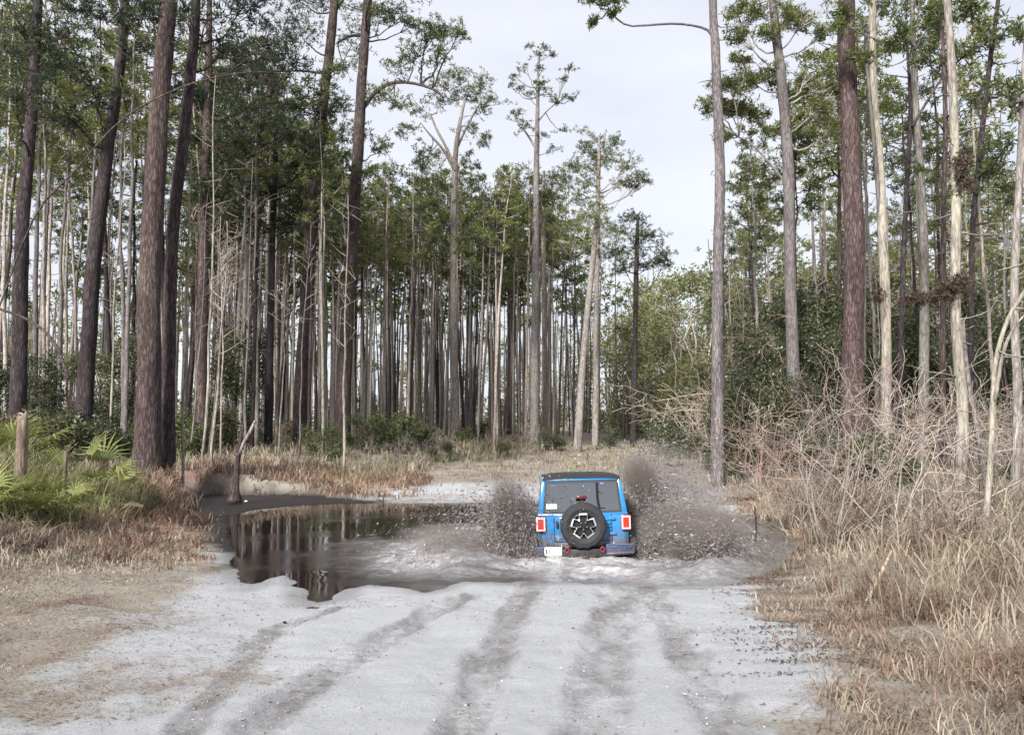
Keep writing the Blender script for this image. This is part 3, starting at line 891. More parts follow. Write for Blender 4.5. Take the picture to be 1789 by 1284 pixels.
b.hexa([(-0.775, -0.012, 1.150), (0.775, -0.012, 1.150), (0.775, 0.02, 1.150), (-0.775, 0.02, 1.150),
        (-0.770, -0.004, 1.180), (0.770, -0.004, 1.180), (0.770, 0.02, 1.180), (-0.770, 0.02, 1.180)], 0.006)
cpart('belt_rail', b, [M['paint']])

# tail lights: red housing, bright lit square ring, dark red middle
for s in (-1, 1):
    h = cpart('tail_light', MB().box((s * 0.735, -0.03, 1.01), (0.165, 0.09, 0.25), 0.018), [M['lens_red']])
    ow, oh, iw, ih, cx, cz = 0.074, 0.112, 0.052, 0.088, s * 0.735, 1.01
    poly_o = [(-ow, -oh), (ow, -oh), (ow, oh), (-ow, oh)]
    poly_i = [(-iw, -ih), (iw, -ih), (iw, ih), (-iw, ih)]
    v = [(cx + x, -0.084, cz + z) for x, z in poly_o + poly_i] + [(cx + x, -0.070, cz + z) for x, z in poly_o + poly_i]
    f = []
    for k in range(4):
        k2 = (k + 1) % 4
        f += [(k, k2, 4 + k2, 4 + k), (k2, k, 8 + k, 8 + k2), (4 + k, 4 + k2, 12 + k2, 12 + k)]
    cpart('lit_ring', MB().add(v, f), [M['lens_lit']], h, False)
    cpart('lens', MB().box((cx, -0.076, cz), (iw * 1.5, 0.012, ih * 1.5), 0.003), [M['lens_red']], h, False)

# rear bumper, tow hooks, hitch, number plate
M['bumper_blue'] = simple('bumper_blue', (0.028, 0.055, 0.14), 0.35, 0.2, coat=0.3, var=0.3, dirt=(MUDC, 0.35, 0.8))
bp = cpart('rear_bumper', MB().box((0, -0.10, 0.52), (0.78, 0.22, 0.14), 0.02), [M['trim']])
for s in (-1, 1):
    b = MB()
    b.hexa([(s * 0.36, -0.20, 0.46), (s * 0.86, -0.16, 0.48), (s * 0.86, 0.06, 0.48), (s * 0.36, 0.0, 0.46),
            (s * 0.36, -0.22, 0.64), (s * 0.86, -0.18, 0.64), (s * 0.86, 0.06, 0.64), (s * 0.36, 0.0, 0.64)], 0.02)
    cpart('bumper_corner', b, [M['bumper_blue']], bp)
cpart('step_pad', MB().box((0.61, -0.115, 0.648), (0.48, 0.12, 0.012), 0.004), [M['paint']], bp)
cpart('chrome_strip', MB().hexa([(0.37, -0.222, 0.49), (0.84, -0.185, 0.51), (0.84, -0.175, 0.51), (0.37, -0.212, 0.49),
                                 (0.37, -0.226, 0.515), (0.84, -0.190, 0.53), (0.84, -0.18, 0.53), (0.37, -0.216, 0.515)], 0.002), [M['steel']], bp)
for s in (-1, 1):
    pts = [(s * 0.30 + 0.032 * math.cos(a), -0.235 - 0.02 * math.sin(a), 0.58 + 0.042 * math.sin(a)) for a in np.linspace(0, 2 * math.pi, 13)]
    cpart('tow_hook', MB().tube(pts, 0.013, 8, cap=False), [M['hook_red']], bp)
cpart('hitch', MB().box((0.0, -0.22, 0.45), (0.10, 0.18, 0.09), 0.01), [M['trim']], bp)
pl = cpart('number_plate', MB().box((-0.54, -0.232, 0.565), (0.30, 0.012, 0.15), 0.006), [M['plate_white']])
cpart('plate_holder', MB().box((-0.54, -0.215, 0.565), (0.33, 0.02, 0.18), 0.006), [M['trim']], pl)
for (x, w) in ((-0.655, 0.035), (-0.60, 0.012)):
    cpart('plate_mark', MB().box((x, -0.2395, 0.565), (w, 0.003, 0.085), 0.0), [M['plate_mark']], pl, False)

# spare wheel: treaded tyre, black rim, silver five-petalled outline, carrier and high brake light
sp = empty('spare_wheel'); sp.parent = car
cx, cz, ys = -0.012, 0.985, -0.17
prof = [(0.205, -0.10), (0.29, -0.135), (0.355, -0.125), (0.385, -0.085), (0.385, 0.085), (0.355, 0.125), (0.29, 0.135), (0.205, 0.11)]
cpart('tyre', MB().lathe(prof, 60, 'Y', (cx, ys, cz), 0, lambda k, j: (0.010 if (k // 2 + (j > 3)) % 2 and j in (2, 3, 4, 5) else 0)), [M['rubber']], sp)
cpart('rim', MB().lathe([(0.0, -0.055), (0.16, -0.05), (0.205, -0.105), (0.215, -0.10), (0.215, 0.10), (0.0, 0.10)], 36, 'Y', (cx, ys, cz)), [M['wheel_black']], sp)
def petal(rad):
    pts = []
    for k in range(5):
        a0 = math.pi / 2 + 2 * math.pi * k / 5
        for da, r in ((-0.54, 0.128), (-0.44, 0.165), (-0.31, 0.215), (0.31, 0.215), (0.44, 0.165), (0.54, 0.128)):
            pts.append((cx + rad * r * math.cos(a0 + da), cz + rad * r * math.sin(a0 + da)))
    return pts
po, pi_ = petal(1.04), petal(0.91)
n = len(po)
v = [(x, ys - 0.118, z) for x, z in po] + [(x, ys - 0.124, z) for x, z in pi_] + [(x, ys - 0.06, z) for x, z in po] + [(x, ys - 0.06, z) for x, z in pi_]
f = []
for k in range(n):
    k2 = (k + 1) % n
    f += [(k, n + k, n + k2, k2), (k, k2, 2 * n + k2, 2 * n + k), (n + k2, n + k, 3 * n + k, 3 * n + k2)]
cpart('rim_outline', MB().add(v, f), [M['wheel_silver']], sp, False)
b = MB()
for k in range(5):
    a = math.pi / 2 + 2 * math.pi * (k + 0.5) / 5
    b.box((cx + 0.085 * math.cos(a), ys - 0.085, cz + 0.085 * math.sin(a)), (0.13, 0.03, 0.035), 0.008, 0, Matrix.Rotation(-a, 4, 'Y'))
cpart('spoke', b, [M['wheel_black']], sp)
cpart('hub_cap', MB().lathe([(0.0, -0.105), (0.032, -0.105), (0.040, -0.095), (0.040, -0.05), (0.0, -0.05)], 20, 'Y', (cx, ys, cz)), [M['wheel_black']], sp)
for k in range(5):
    a = math.pi / 2 + 2 * math.pi * (k + 0.5) / 5
    cpart('wheel_nut', MB().lathe([(0.0, -0.104), (0.011, -0.104), (0.011, -0.08), (0.0, -0.08)], 6, 'Y', (cx + 0.062 * math.cos(a), ys, cz + 0.062 * math.sin(a))), [M['steel']], sp)
cpart('wheel_carrier', MB().box((cx, -0.045, cz), (0.30, 0.06, 0.30), 0.02).box((cx, -0.07, 1.33), (0.05, 0.03, 0.30), 0.008), [M['trim']])
cpart('high_brake_light', MB().box((cx, -0.10, 1.455), (0.17, 0.05, 0.055), 0.014), [simple('lens_dark', (0.09, 0.012, 0.014), 0.2)])
cpart('antenna', MB().tube([(0.66, 2.2, 1.17), (0.66, 2.15, 1.75)], 0.004, 5), [M['trim']])

# ================================================================ PLANTS: generators
def unit(v):
    return v / np.maximum(np.linalg.norm(v, axis=-1, keepdims=True), 1e-9)

def sprays(c, n, L, W, r, up=0.25, spread=0.0, wide=0.45):
    """n kite-shaped needles or leaves round every centre c (M,3) -> (M*n,4,3), tint (M*n)"""
    Mn = len(c)
    d = r.normal(size=(Mn, n, 3)); d[..., 2] = d[..., 2] * 0.85 + up
    d = unit(d)
    s = unit(np.cross(d, r.normal(size=(Mn, n, 3))))
    base = c[:, None, :] + (unit(r.normal(size=(Mn, n, 3))) * r.random((Mn, n, 1)) ** 0.5 * spread if spread else d * L * 0.1)
    ln = L * (0.55 + 0.6 * r.random((Mn, n, 1)))
    tip = base + d * ln
    mid = base + d * ln * wide
    q = np.stack([base, mid + s * W * 0.5, tip, mid - s * W * 0.5], 2)
    t = np.clip((r.normal(0.45, 0.2, (Mn, 1)) + r.normal(0, 0.13, (Mn, n))), 0, 1)
    return q.reshape(-1, 4, 3), t.ravel()

def tube_quads(pts, rad, n=4):
    pts = np.asarray(pts, float)
    L = len(pts)
    rad = np.broadcast_to(np.asarray(rad, float), (L,))
    t = np.gradient(pts, axis=0)
    t = unit(t)
    ref = np.array((0.31, 0.95, 0.05)) if abs(t[0][1]) < 0.9 else np.array((1.0, 0, 0))
    s = unit(np.cross(t, ref)); q = np.cross(t, s)
    a = np.arange(n) * 2 * math.pi / n
    ring = pts[:, None, :] + (s[:, None, :] * np.cos(a)[None, :, None] + q[:, None, :] * np.sin(a)[None, :, None]) * rad[:, None, None]
    r2 = np.roll(ring, -1, 1)
    return np.stack([ring[:-1], r2[:-1], r2[1:], ring[1:]], 2).reshape(-1, 4, 3)

def bent(p0, p1, r, sag=0.0, wob=0.08, n=6):
    """a wavering line from p0 to p1; sag>0 rises late, like a limb turning up"""
    p0, p1 = np.asarray(p0, float), np.asarray(p1, float)
    L = np.linalg.norm(p1 - p0)
    t = np.linspace(0, 1, n)[:, None]
    p = p0 + (p1 - p0) * t
    p[:, 2] -= sag * L * np.sin(t[:, 0] * math.pi)
    k = np.sin(t * math.pi)
    p += k * r.normal(size=3) * wob * L * 0.6 + r.normal(size=(n, 3)) * wob * L * 0.25 * k
    return p

def two_mat_soup(name, parts, mats):
    """parts: [(quads, tint, material index)] -> one mesh"""
    parts = [p for p in parts if len(p[0])]
    arr = np.concatenate([p[0] for p in parts])
    tint = np.concatenate([np.broadcast_to(np.asarray(p[1], float), (len(p[0]),)) for p in parts])
    mi = np.concatenate([np.full(len(p[0]), p[2], dtype=np.int32) for p in parts])
    me = soup_mesh(name, arr, mats[0], tint)
    for m in mats[1:]: me.materials.append(m)
    me.polygons.foreach_set('material_index', mi)
    return me

def trunk_mesh(name, pts, rad, mat, sides=10, rough=0.05, seed=0):
    ph = np.random.default_rng(seed).random(8) * 6.28
    def wob(i, a):
        return 1 + rough * (math.sin(3 * a + ph[0] + i * 0.45) + 0.7 * math.sin(5 * a + ph[1] - i * 0.8) + 0.5 * math.sin(2 * a + ph[2] + i * 1.3))
    return MB().tube(pts, rad, sides, 0, True, wob).mesh(name, [mat], True)

def pine(seed, H, r0, frac, cr, nl, bark_m, need_m, tuft=20, wig=0.25, thin=1.0):
    """one pine: a wavering tapered trunk, dead stubs, limbs turning up, needle tufts at the twig ends"""
    r = np.random.default_rng(seed)
    n = 16
    t = np.linspace(0, 1, n)
    off = np.cumsum(r.normal(size=(n, 2)) * wig * 0.35, 0) * t[:, None]
    pts = np.stack([off[:, 0], off[:, 1], t * H], 1)
    rad = r0 * (1 - 0.80 * t ** 1.3); rad[0] *= 1.35; rad[-1] = 0.02
    pts0 = pts.copy(); pts0[0, 2] = -0.3
    tm = trunk_mesh('trunk', pts0, rad, bark_m, 9, 0.05, seed)
    def on(u): return np.array([np.interp(u, t, pts[:, k]) for k in range(3)])
    limbs, cen = [], []
    for k in range(r.integers(5, 10)):                                   # dead stubs below the crown
        u = r.uniform(0.35, 1 - frac + 0.05); a = r.uniform(0, 6.28)
        p = on(u); L = r.uniform(0.3, 1.4)
        limbs.append(tube_quads(bent(p, p + np.array((math.cos(a) * L, math.sin(a) * L, r.uniform(-0.2, 0.4) * L)), r, 0, 0.1, 4), np.linspace(0.022, 0.008, 4), 3))
    for k in range(nl):
        w = (k + r.random()) / nl
        u = 1 - frac + frac * 0.97 * w
        a = k * 2.4 + r.normal() * 0.5
        L = cr * (0.55 + 0.75 * r.random()) * (1 - 0.72 * w ** 1.6) * (0.55 + 0.45 * min(1, w * 4))
        p = on(u)
        e = p + np.array((math.cos(a) * L, math.sin(a) * L, L * r.uniform(-0.15, 0.6) + 0.1))
        b = bent(p, e, r, r.uniform(-0.05, 0.12), 0.14, 7)
        limbs.append(tube_quads(b, np.linspace(0.022 + 0.014 * L, 0.010, 7), 4))
        cen.append(b[-1])
        m = max(3, int((3.0 + L * 4.2) * thin))
        for j in range(m):
            v = r.uniform(0.35, 1.0)
            q = np.array([np.interp(v, np.linspace(0, 1, 7), b[:, x]) for x in range(3)])
            aa = a + r.choice((-1, 1)) * r.uniform(0.2, 1.9)
            l2 = L * r.uniform(0.15, 0.42) + 0.15
            q2 = q + np.array((math.cos(aa) * l2, math.sin(aa) * l2, l2 * r.uniform(-0.3, 0.9)))
            limbs.append(tube_quads(np.array([q, (q + q2) / 2 + (0, 0, -0.04), q2]), (0.012, 0.009, 0.005), 3))
            cen.append(q2)
            cen.append(q2 + r.normal(size=3) * 0.14)
            if r.random() < 0.6: cen.append((q + q2) / 2 + r.normal(size=3) * 0.12)
    cen.append(on(1.0)); cen = np.array(cen)
    q, ti = sprays(cen, tuft, 0.25, 0.062, r, 0.3, 0.10, 0.45)
    cm = two_mat_soup('crown', [(q, ti, 0), (np.concatenate(limbs), 0.5, 1)], [need_m, bark_m])
    return tm, cm

def leafy(seed, H, blobs, leaf_m, bark_m, L=0.14, W=0.065, per=26, tw=0.42, stem=0.07, nst=3, dens=1.0):
    """a broad-leaved bush or small tree: forking stems and leaf sprays in uneven clumps"""
    r = np.random.default_rng(seed)
    stems, cen = [], []
    for k in range(nst):
        a = r.uniform(0, 6.28); e = np.array((math.cos(a) * H * 0.12, math.sin(a) * H * 0.12, H * r.uniform(0.6, 0.9)))
        b = bent((math.cos(a) * 0.1, math.sin(a) * 0.1, -0.15), e, r, 0, 0.07, 8)
        stems.append(tube_quads(b, np.linspace(stem, stem * 0.25, 8), 6))
    st = b
    for (x, y, z, rad) in blobs:
        c = np.array((x, y, z)) * H; rr = rad * H
        p = st[np.argmin(np.linalg.norm(st - (c - (0, 0, rr * 0.8)), axis=1))]
        stems.append(tube_quads(bent(p, c, r, 0.05, 0.1, 5), np.linspace(stem * 0.45, 0.012, 5), 4))
        m = int(dens * (6 + 13 * rr * rr * 4))
        d = unit(r.normal(size=(m, 3))) * (0.35 + 0.65 * r.random((m, 1)) ** 0.6) * rr * (0.8 + 0.4 * r.random((m, 1)))
        d[:, 2] *= 0.8
        pc = c + d
        for q in pc[:: 3]:
            stems.append(tube_quads(np.array([c, (c + q) / 2 + r.normal(size=3) * 0.06, q]), (0.012, 0.008, 0.005), 3))
        cen.append(pc)
    cen = np.concatenate(cen)
    cen[:, 2] = np.maximum(cen[:, 2], 0.08)
    q, ti = sprays(cen, per, L, W, r, 0.1, tw, 0.5)
    return mesh_soup_simple('stem', np.concatenate(stems), bark_m), soup_mesh('foliage', q, leaf_m, ti)

def mesh_soup_simple(name, q, mat):
    return soup_mesh(name, q, mat, np.full(len(q), 0.5))

def twiggy(seed, H, spread, nst, gen=4, r0=0.016, rmin=0.0035, arch=0.15):
    """a leafless bush: forking, crooked stems"""
    r = np.random.default_rng(seed)
    out = []
    def grow(p, d, L, rad, g):
        n = 4
        pts = [p]
        for i in range(n):
            d = unit(d + r.normal(size=3) * 0.20 + np.array((0, 0, -0.06 * arch * g)))
            p = p + d * L / n
            pts.append(p)
            if g > 0 and i >= 1 and r.random() < 0.75:
                d2 = unit(d + unit(r.normal(size=3)) * 0.95)
                grow(p, d2, L * r.uniform(0.45, 0.8), max(rad * 0.6, rmin), g - 1)
        out.append(tube_quads(np.array(pts), np.linspace(rad, max(rad * 0.6, rmin), n + 1), 4 if rad > 0.008 else 3))
    for k in range(nst):
        a = r.uniform(0, 6.28); s = r.random() * spread
        d = unit(np.array((math.cos(a) * s, math.sin(a) * s, 1.0)))
        grow(np.array((math.cos(a) * 0.12, math.sin(a) * 0.12, -0.1)), d, H * r.uniform(0.35, 0.6), r0 * r.uniform(0.7, 1.2), gen)
    return np.concatenate(out)

def blades(p, z, h, lean, w, r, k=2):
    """grass blades standing at p (N,2): bent strips"""
    N = len(p)
    a = r.random(N) * 6.283
    az = np.stack([np.cos(a), np.sin(a)], 1)
    hh = h * (0.5 + 0.8 * r.random(N)); ll = lean * hh * (0.2 + 1.1 * r.random(N))
    b = np.concatenate([p, (z - 0.02)[:, None]], 1)
    m = b + np.concatenate([az * (ll * 0.35)[:, None], (hh * 0.62)[:, None]], 1)
    t = b + np.concatenate([az * ll[:, None], (hh * np.clip(1.05 - 0.35 * ll / np.maximum(hh, 1e-3), 0.15, 1))[:, None]], 1)
    s = r.random(N) * 6.283
    side = np.stack([np.cos(s), np.sin(s), np.zeros(N)], 1) * (w * (0.6 + 0.8 * r.random(N)))[:, None] * 0.5
    q1 = np.stack([b - side, b + side, m + side * 0.8, m - side * 0.8], 1)
    q2 = np.stack([m - side * 0.8, m + side * 0.8, t + side * 0.15, t - side * 0.15], 1)
    ti = np.clip(r.normal(0.5, 0.15, N) + 0.9 * fbm(p[:, 0] * 1.7, p[:, 1] * 1.7, 3), 0, 1)
    return np.concatenate([q1, q2]), np.concatenate([ti, ti])

def clumped(r, n, per, rad, xy):
    c = xy(n)
    q = np.repeat(c, per, 0) + r.normal(size=(len(c) * per, 2)) * rad
    return q

def tree_thing(name, loc, tm, cm, label, cat, group=None, rz=0.0, sc=1.0, part2='crown', part1='trunk', tilt=(0, 0)):
    e = empty(name, loc, (tilt[0], tilt[1], rz), sc)
    tag(e, label, cat, group)
    if tm: link(bpy.data.objects.new(part1, tm), e)
    if cm: link(bpy.data.objects.new(part2, cm), e)
    return e

# ---------------------------------------------------------------- single pines that the photo lets one tell apart
def smooth_path(P, n):
    P = np.asarray(P, float)
    t = np.linspace(0, 1, len(P)); u = np.linspace(0, 1, n)
    out = []
    for k in range(P.shape[1]):
        y = P[:, k]; m = np.gradient(y, t)
        i = np.clip(np.searchsorted(t, u, 'right') - 1, 0, len(P) - 2)
        h = t[i + 1] - t[i]; s = (u - t[i]) / h
        out.append((2*s**3-3*s**2+1)*y[i] + (s**3-2*s**2+s)*h*m[i] + (-2*s**3+3*s**2)*y[i+1] + (s**3-s**2)*h*m[i+1])
    return np.stack(out, 1)

hero_xy = []
def hero(label, d, path, blobs, bark_m='bark_dark', need='needles', limbs=(), dens=1.0, sides=14, stubs=8, tuft=10, NL=0.22, NW=0.046, moss=(), name='pine_tree', cat='pine tree', vines=()):
    seed = 1000 + len(hero_xy) * 13
    r = np.random.default_rng(seed)
    bx = at(path[0][0], path[0][1], d).x
    gz0 = Hz(bx, d)
    base = np.array((bx, d, gz0))
    hero_xy.append((bx, d))
    P = []
    for k, (px, py, w) in enumerate(path):
        p = at(px, py, d)
        P.append((p.x, p.y + (0.15 * math.sin(k * 1.7 + seed) if k else 0), p.z if k else gz0 - 0.25, w * 0.5 / FPX * d))
    P[0] = (*P[0][:3], P[1][3] * 1.28)
    S = smooth_path(P, max(24, int(P[-1][2] - P[0][2]) * 3))
    S[:, :3] -= base
    S[:, 3] = np.maximum(S[:, 3], 0.012)
    e = empty(name, base)
    tag(e, label, cat)
    link(bpy.data.objects.new('trunk', trunk_mesh('trunk', S[:, :3], S[:, 3], M[bark_m], sides, 0.045, seed)), e)
    parts, cen = [], []
    LQ = [smooth_path([np.array(at(px, py, d)) - base for px, py, w in lp], 10)[4:] for lp in limbs]
    LQ = np.concatenate(LQ) if LQ else np.zeros((0, 3))
    zmax = S[-1, 2]
    for k in range(stubs):
        i = r.integers(int(len(S) * 0.3), int(len(S) * 0.85)); a = r.uniform(0, 6.28); L = r.uniform(0.25, 1.3)
        p = S[i, :3]
        parts.append((tube_quads(bent(p, p + np.array((math.cos(a) * L, math.sin(a) * L * 0.7, r.uniform(-0.25, 0.35) * L)), r, 0, 0.12, 4), np.linspace(0.025, 0.007, 4), 4), 0.5, 1))
    for (px, py, rp) in blobs:
        rw = rp / FPX * d
        c = np.array(at(px, py, d + r.normal() * min(1.5, rw))) - base
        tz = min(c[2] - abs(r.normal()) * 0.5 - np.linalg.norm(c[:2] - [np.interp(c[2], S[:, 2], S[:, 0]), np.interp(c[2], S[:, 2], S[:, 1])]) * 0.45, zmax)
        p = np.array([np.interp(tz, S[:, 2], S[:, k]) for k in range(3)])
        L = np.linalg.norm(c - p)
        if len(LQ):
            dl = np.linalg.norm(LQ - c, axis=1)
            if dl.min() < np.linalg.norm(p - c): p = LQ[dl.argmin()]
        L = np.linalg.norm(c - p)
        b = bent(p, c, r, 0.12, 0.09, 8)
        parts.append((tube_quads(b, np.linspace(0.02 + 0.012 * L, 0.014, 8), 5), 0.5, 1))
        m = int(dens * (16 + 62 * rw * rw))
        sub_ = r.normal(size=(7, 3)) * 0.55 * rw * np.array((1.0, 1.0, 0.55))
        o = sub_[r.integers(7, size=m)] + r.normal(size=(m, 3)) * rw * 0.34 * np.array((1.0, 1.0, 0.6))
        pc = c + o
        cen.append(pc)
        for q in pc[::3]:
            s = b[r.integers(5, 8)]
            parts.append((tube_quads(np.array([s, (s + q) / 2 + (0, 0, -0.08 * rw), q]), (0.014, 0.010, 0.005), 3), 0.5, 1))
    if cen:
        q, ti = sprays(np.concatenate(cen), tuft, NL, NW, r, 0.3, 0.08, 0.45)
        parts.append((q, ti, 0))
    if parts:
        link(bpy.data.objects.new('crown', two_mat_soup('crown', parts, [M[need], M[bark_m]])), e)
    for lp in limbs:
        Q = smooth_path([(*at(px, py, d), w * 0.5 / FPX * d) for px, py, w in lp], 14)
        Q[:, :3] -= base
        link(bpy.data.objects.new('branch', trunk_mesh('branch', Q[:, :3], Q[:, 3], M[bark_m], 7, 0.05, seed + 5)), e)
    for (px, py, rx_, rz_) in moss:
        c = np.array(at(px, py, d - 0.1)) - base
        m = 60
        o = r.normal(size=(m, 3)) * np.array((rx_, rx_ * 0.8, rz_)) / FPX * d * 0.5
        q, ti = sprays(c + o, 14, 0.10, 0.018, r, -0.6, 0.04, 0.4)
        link(bpy.data.objects.new('moss', soup_mesh('moss', q, M['moss'], ti)), e)
    return e

hero('tall grey-brown pine at the far left edge behind the bright palmetto', 30,
     [(26, 790, 27), (33, 600, 25), (42, 420, 23), (55, 210, 19), (62, 0, 15), (66, -170, 10)],
     [(30, 50, 62), (92, 120, 52), (18, 150, 55), (120, 50, 45), (60, -70, 80), (55, 90, 40)], 'bark_dark', 'needles_deep')
hero('dark pine leaning inward, first thick trunk beside the palmetto clump', 34,
     [(142, 812, 28), (151, 650, 27), (168, 450, 25), (188, 260, 21), (212, 60, 17), (224, -120, 12)],
     [(180, 25, 55), (232, 85, 42), (150, 125, 46), (245, -30, 60), (130, 210, 30), (90, 200, 38), (170, 170, 30)], 'bark_dark', 'needles_deep')
hero('thickest pine of the left bank, with furrowed purple-brown bark', 26,
     [(256, 850, 50), (261, 720, 42), (264, 520, 38), (268, 320, 35), (280, 140, 32), (298, 0, 29), (316, -170, 24)],
     [(300, -150, 100), (215, -70, 60), (250, 15, 30), (225, 40, 26)], 'bark_dark', 'needles_deep', sides=22, dens=1.2)
hero('second dark pine pressed close against the thickest trunk, on its right', 27.2,
     [(291, 845, 25), (297, 650, 23), (303, 420, 21), (321, 210, 20), (338, 60, 18), (348, -120, 14)],
     [(360, 35, 48), (425, 15, 58), (330, -90, 80), (385, 80, 36)], 'bark_dark', 'needles_deep', sides=18)
hero('pine with a dense dark green crown just right of the twin thick trunks', 36,
     [(351, 800, 19), (355, 600, 18), (358, 350, 16), (361, 180, 14), (366, 30, 10), (368, -40, 6)],
     [(360, 165, 50), (420, 105, 52), (470, 60, 45), (440, 190, 52), (385, 250, 50), (500, 220, 45), (520, 110, 45), (405, 325, 45), (350, 320, 38), (330, 240, 34), (455, 130, 40)],
     'bark_dark', 'needles_deep', dens=1.25)
hero('slim pine with low dark tufts left of the trunk leaning across the sky', 42,
     [(468, 790, 13), (474, 560, 12), (478, 350, 10), (482, 200, 7), (484, 130, 4)],
     [(480, 325, 45), (520, 275, 42), (440, 375, 46), (500, 390, 42), (540, 180, 40), (462, 290, 46), (530, 345, 40), (415, 400, 34), (555, 240, 30)],
     'bark_dark', 'needles_deep', dens=1.3)
hero('long dark pine leaning right, with a thin dead branch to its left', 45,
     [(522, 800, 24), (531, 600, 22), (546, 380, 20), (562, 200, 18), (580, 60, 16), (592, -80, 12)],
     [(615, 80, 24), (560, 0, 38), (640, -60, 70), (520, 35, 40), (500, -20, 50)], 'bark_dark', 'needles_deep',
     [[(572, 130, 5), (520, 124, 4), (450, 128, 3), (380, 134, 2)], [(586, 20, 6), (600, 0, 5), (612, -14, 4)]])
hero('dark pine with an arching branch and a ragged crown open to the sky', 44,
     [(596, 808, 27), (604, 620, 24), (612, 450, 22), (624, 280, 20), (634, 130, 17), (643, 0, 15), (652, -130, 9)],
     [(698, 32, 22), (720, 38, 22), (752, 48, 24), (780, 45, 26), (800, 58, 18), (728, 92, 30), (765, 95, 26), (748, 68, 24), (700, 118, 24), (668, 165, 28),
      (606, 118, 30), (592, 180, 28), (614, 232, 28), (672, 250, 24), (650, 20, 40), (660, -60, 60), (690, 185, 20), (575, 285, 22), (640, 300, 24), (668, 20, 26)],
     'bark_dark', 'needles', [[(634, 190, 9), (650, 168, 8), (672, 150, 7), (700, 144, 6), (735, 149, 5), (762, 160, 4), (775, 172, 3)], [(632, 62, 6), (612, 64, 5), (590, 74, 3)]], dens=1.25)
hero('pine whose upper limbs fan out like an open hand in front of the sky', 54,
     [(795, 785, 14), (793, 560, 13), (793, 350, 12), (797, 260, 9), (806, 205, 6), (812, 175, 4)],
     [(770, 142, 22), (800, 130, 26), (838, 150, 26), (846, 188, 22), (770, 175, 20), (734, 188, 20), (722, 228, 17), (820, 222, 18), (752, 262, 18), (820, 160, 24), (858, 172, 14), (790, 160, 22), (735, 290, 18), (842, 250, 14), (700, 232, 8), (855, 235, 8)],
     'bark_grey', 'needles', [[(794, 290, 6), (778, 255, 5), (762, 225, 4), (752, 200, 3)], [(795, 300, 6), (774, 262, 5), (748, 232, 3), (735, 215, 2)], [(797, 262, 5), (812, 230, 4), (830, 195, 3), (840, 180, 2)]])
hero('tallest slender pine of the middle stand, its sparse airy top above all others', 57,
     [(934, 775, 16), (935, 560, 14), (937, 330, 11), (939, 200, 7), (941, 100, 3)],
     [(941, 92, 11), (952, 84, 9), (926, 80, 8), (900, 132, 9), (912, 118, 8), (996, 118, 12), (985, 140, 10), (908, 155, 10), (960, 165, 14), (990, 168, 10), (940, 150, 12), (925, 168, 10), (950, 140, 9),
      (902, 208, 16), (912, 222, 14), (985, 228, 11), (962, 262, 12), (950, 235, 8), (970, 180, 10), (893, 150, 6), (905, 190, 12), (1000, 172, 7), (965, 95, 7), (948, 120, 9)],
     'bark_grey', 'needles', [[(938, 262, 5), (924, 240, 4), (912, 222, 3)], [(938, 215, 3), (955, 195, 2.5), (970, 182, 2)]], dens=0.62, tuft=11)
hero('slim pale pine standing just right of the airy-topped pine', 59,
     [(952, 770, 10), (951, 560, 9), (949, 380, 8), (950, 300, 5)], [(930, 320, 26), (960, 310, 26), (905, 345, 26), (975, 345, 24), (945, 355, 26)], 'bark_grey', 'needles')
hero('flat-topped pine at the right shoulder of the middle stand', 60,
     [(1040, 772, 11), (1042, 560, 10), (1044, 400, 9), (1046, 280, 6), (1047, 235, 3)],
     [(1045, 240, 22), (1075, 252, 20), (1025, 262, 20), (1060, 275, 26), (1095, 285, 22), (1120, 305, 17), (1005, 290, 24), (1040, 290, 24), (1085, 315, 20), (1110, 325, 14), (1130, 318, 9), (985, 312, 16), (1020, 320, 20)],
     'bark_grey', 'needles', dens=1.3)
hero('dark-crowned pine at the edge of the open sky above the track', 58,
     [(1106, 778, 10), (1110, 600, 9), (1112, 450, 8), (1114, 375, 5)],
     [(1110, 382, 20), (1085, 398, 24), (1135, 408, 24), (1152, 440, 20), (1110, 430, 28), (1070, 438, 24), (1128, 462, 24), (1160, 462, 12), (1090, 470, 22)], 'bark_dark', 'needles_deep', dens=1.3)
hero('slanting slim pine leaning right in front of the middle stand', 52,
     [(1008, 778, 14), (1020, 620, 12), (1036, 450, 10), (1046, 350, 6)], [(1000, 395, 26), (1040, 375, 28), (1065, 400, 24), (975, 420, 26), (1020, 350, 26), (1030, 430, 22)], 'bark_grey', 'needles')
hero('lone straight pine right of the sky gap, bare up to a high side branch', 30,
     [(1253, 800, 22), (1255, 560, 20), (1256, 300, 18), (1250, 110, 16), (1247, 0, 14), (1244, -140, 9)],
     [(1205, -70, 60), (1285, -60, 50), (1062, 10, 16), (1040, 6, 14), (1075, 22, 9), (1035, 38, 8), (1075, 2, 12)], 'bark_blue', 'needles',
     [[(1246, 68, 6), (1238, 54, 5), (1215, 46, 4), (1180, 42, 4), (1140, 44, 4), (1100, 46, 3), (1078, 34, 3), (1064, 18, 2)]], stubs=5)
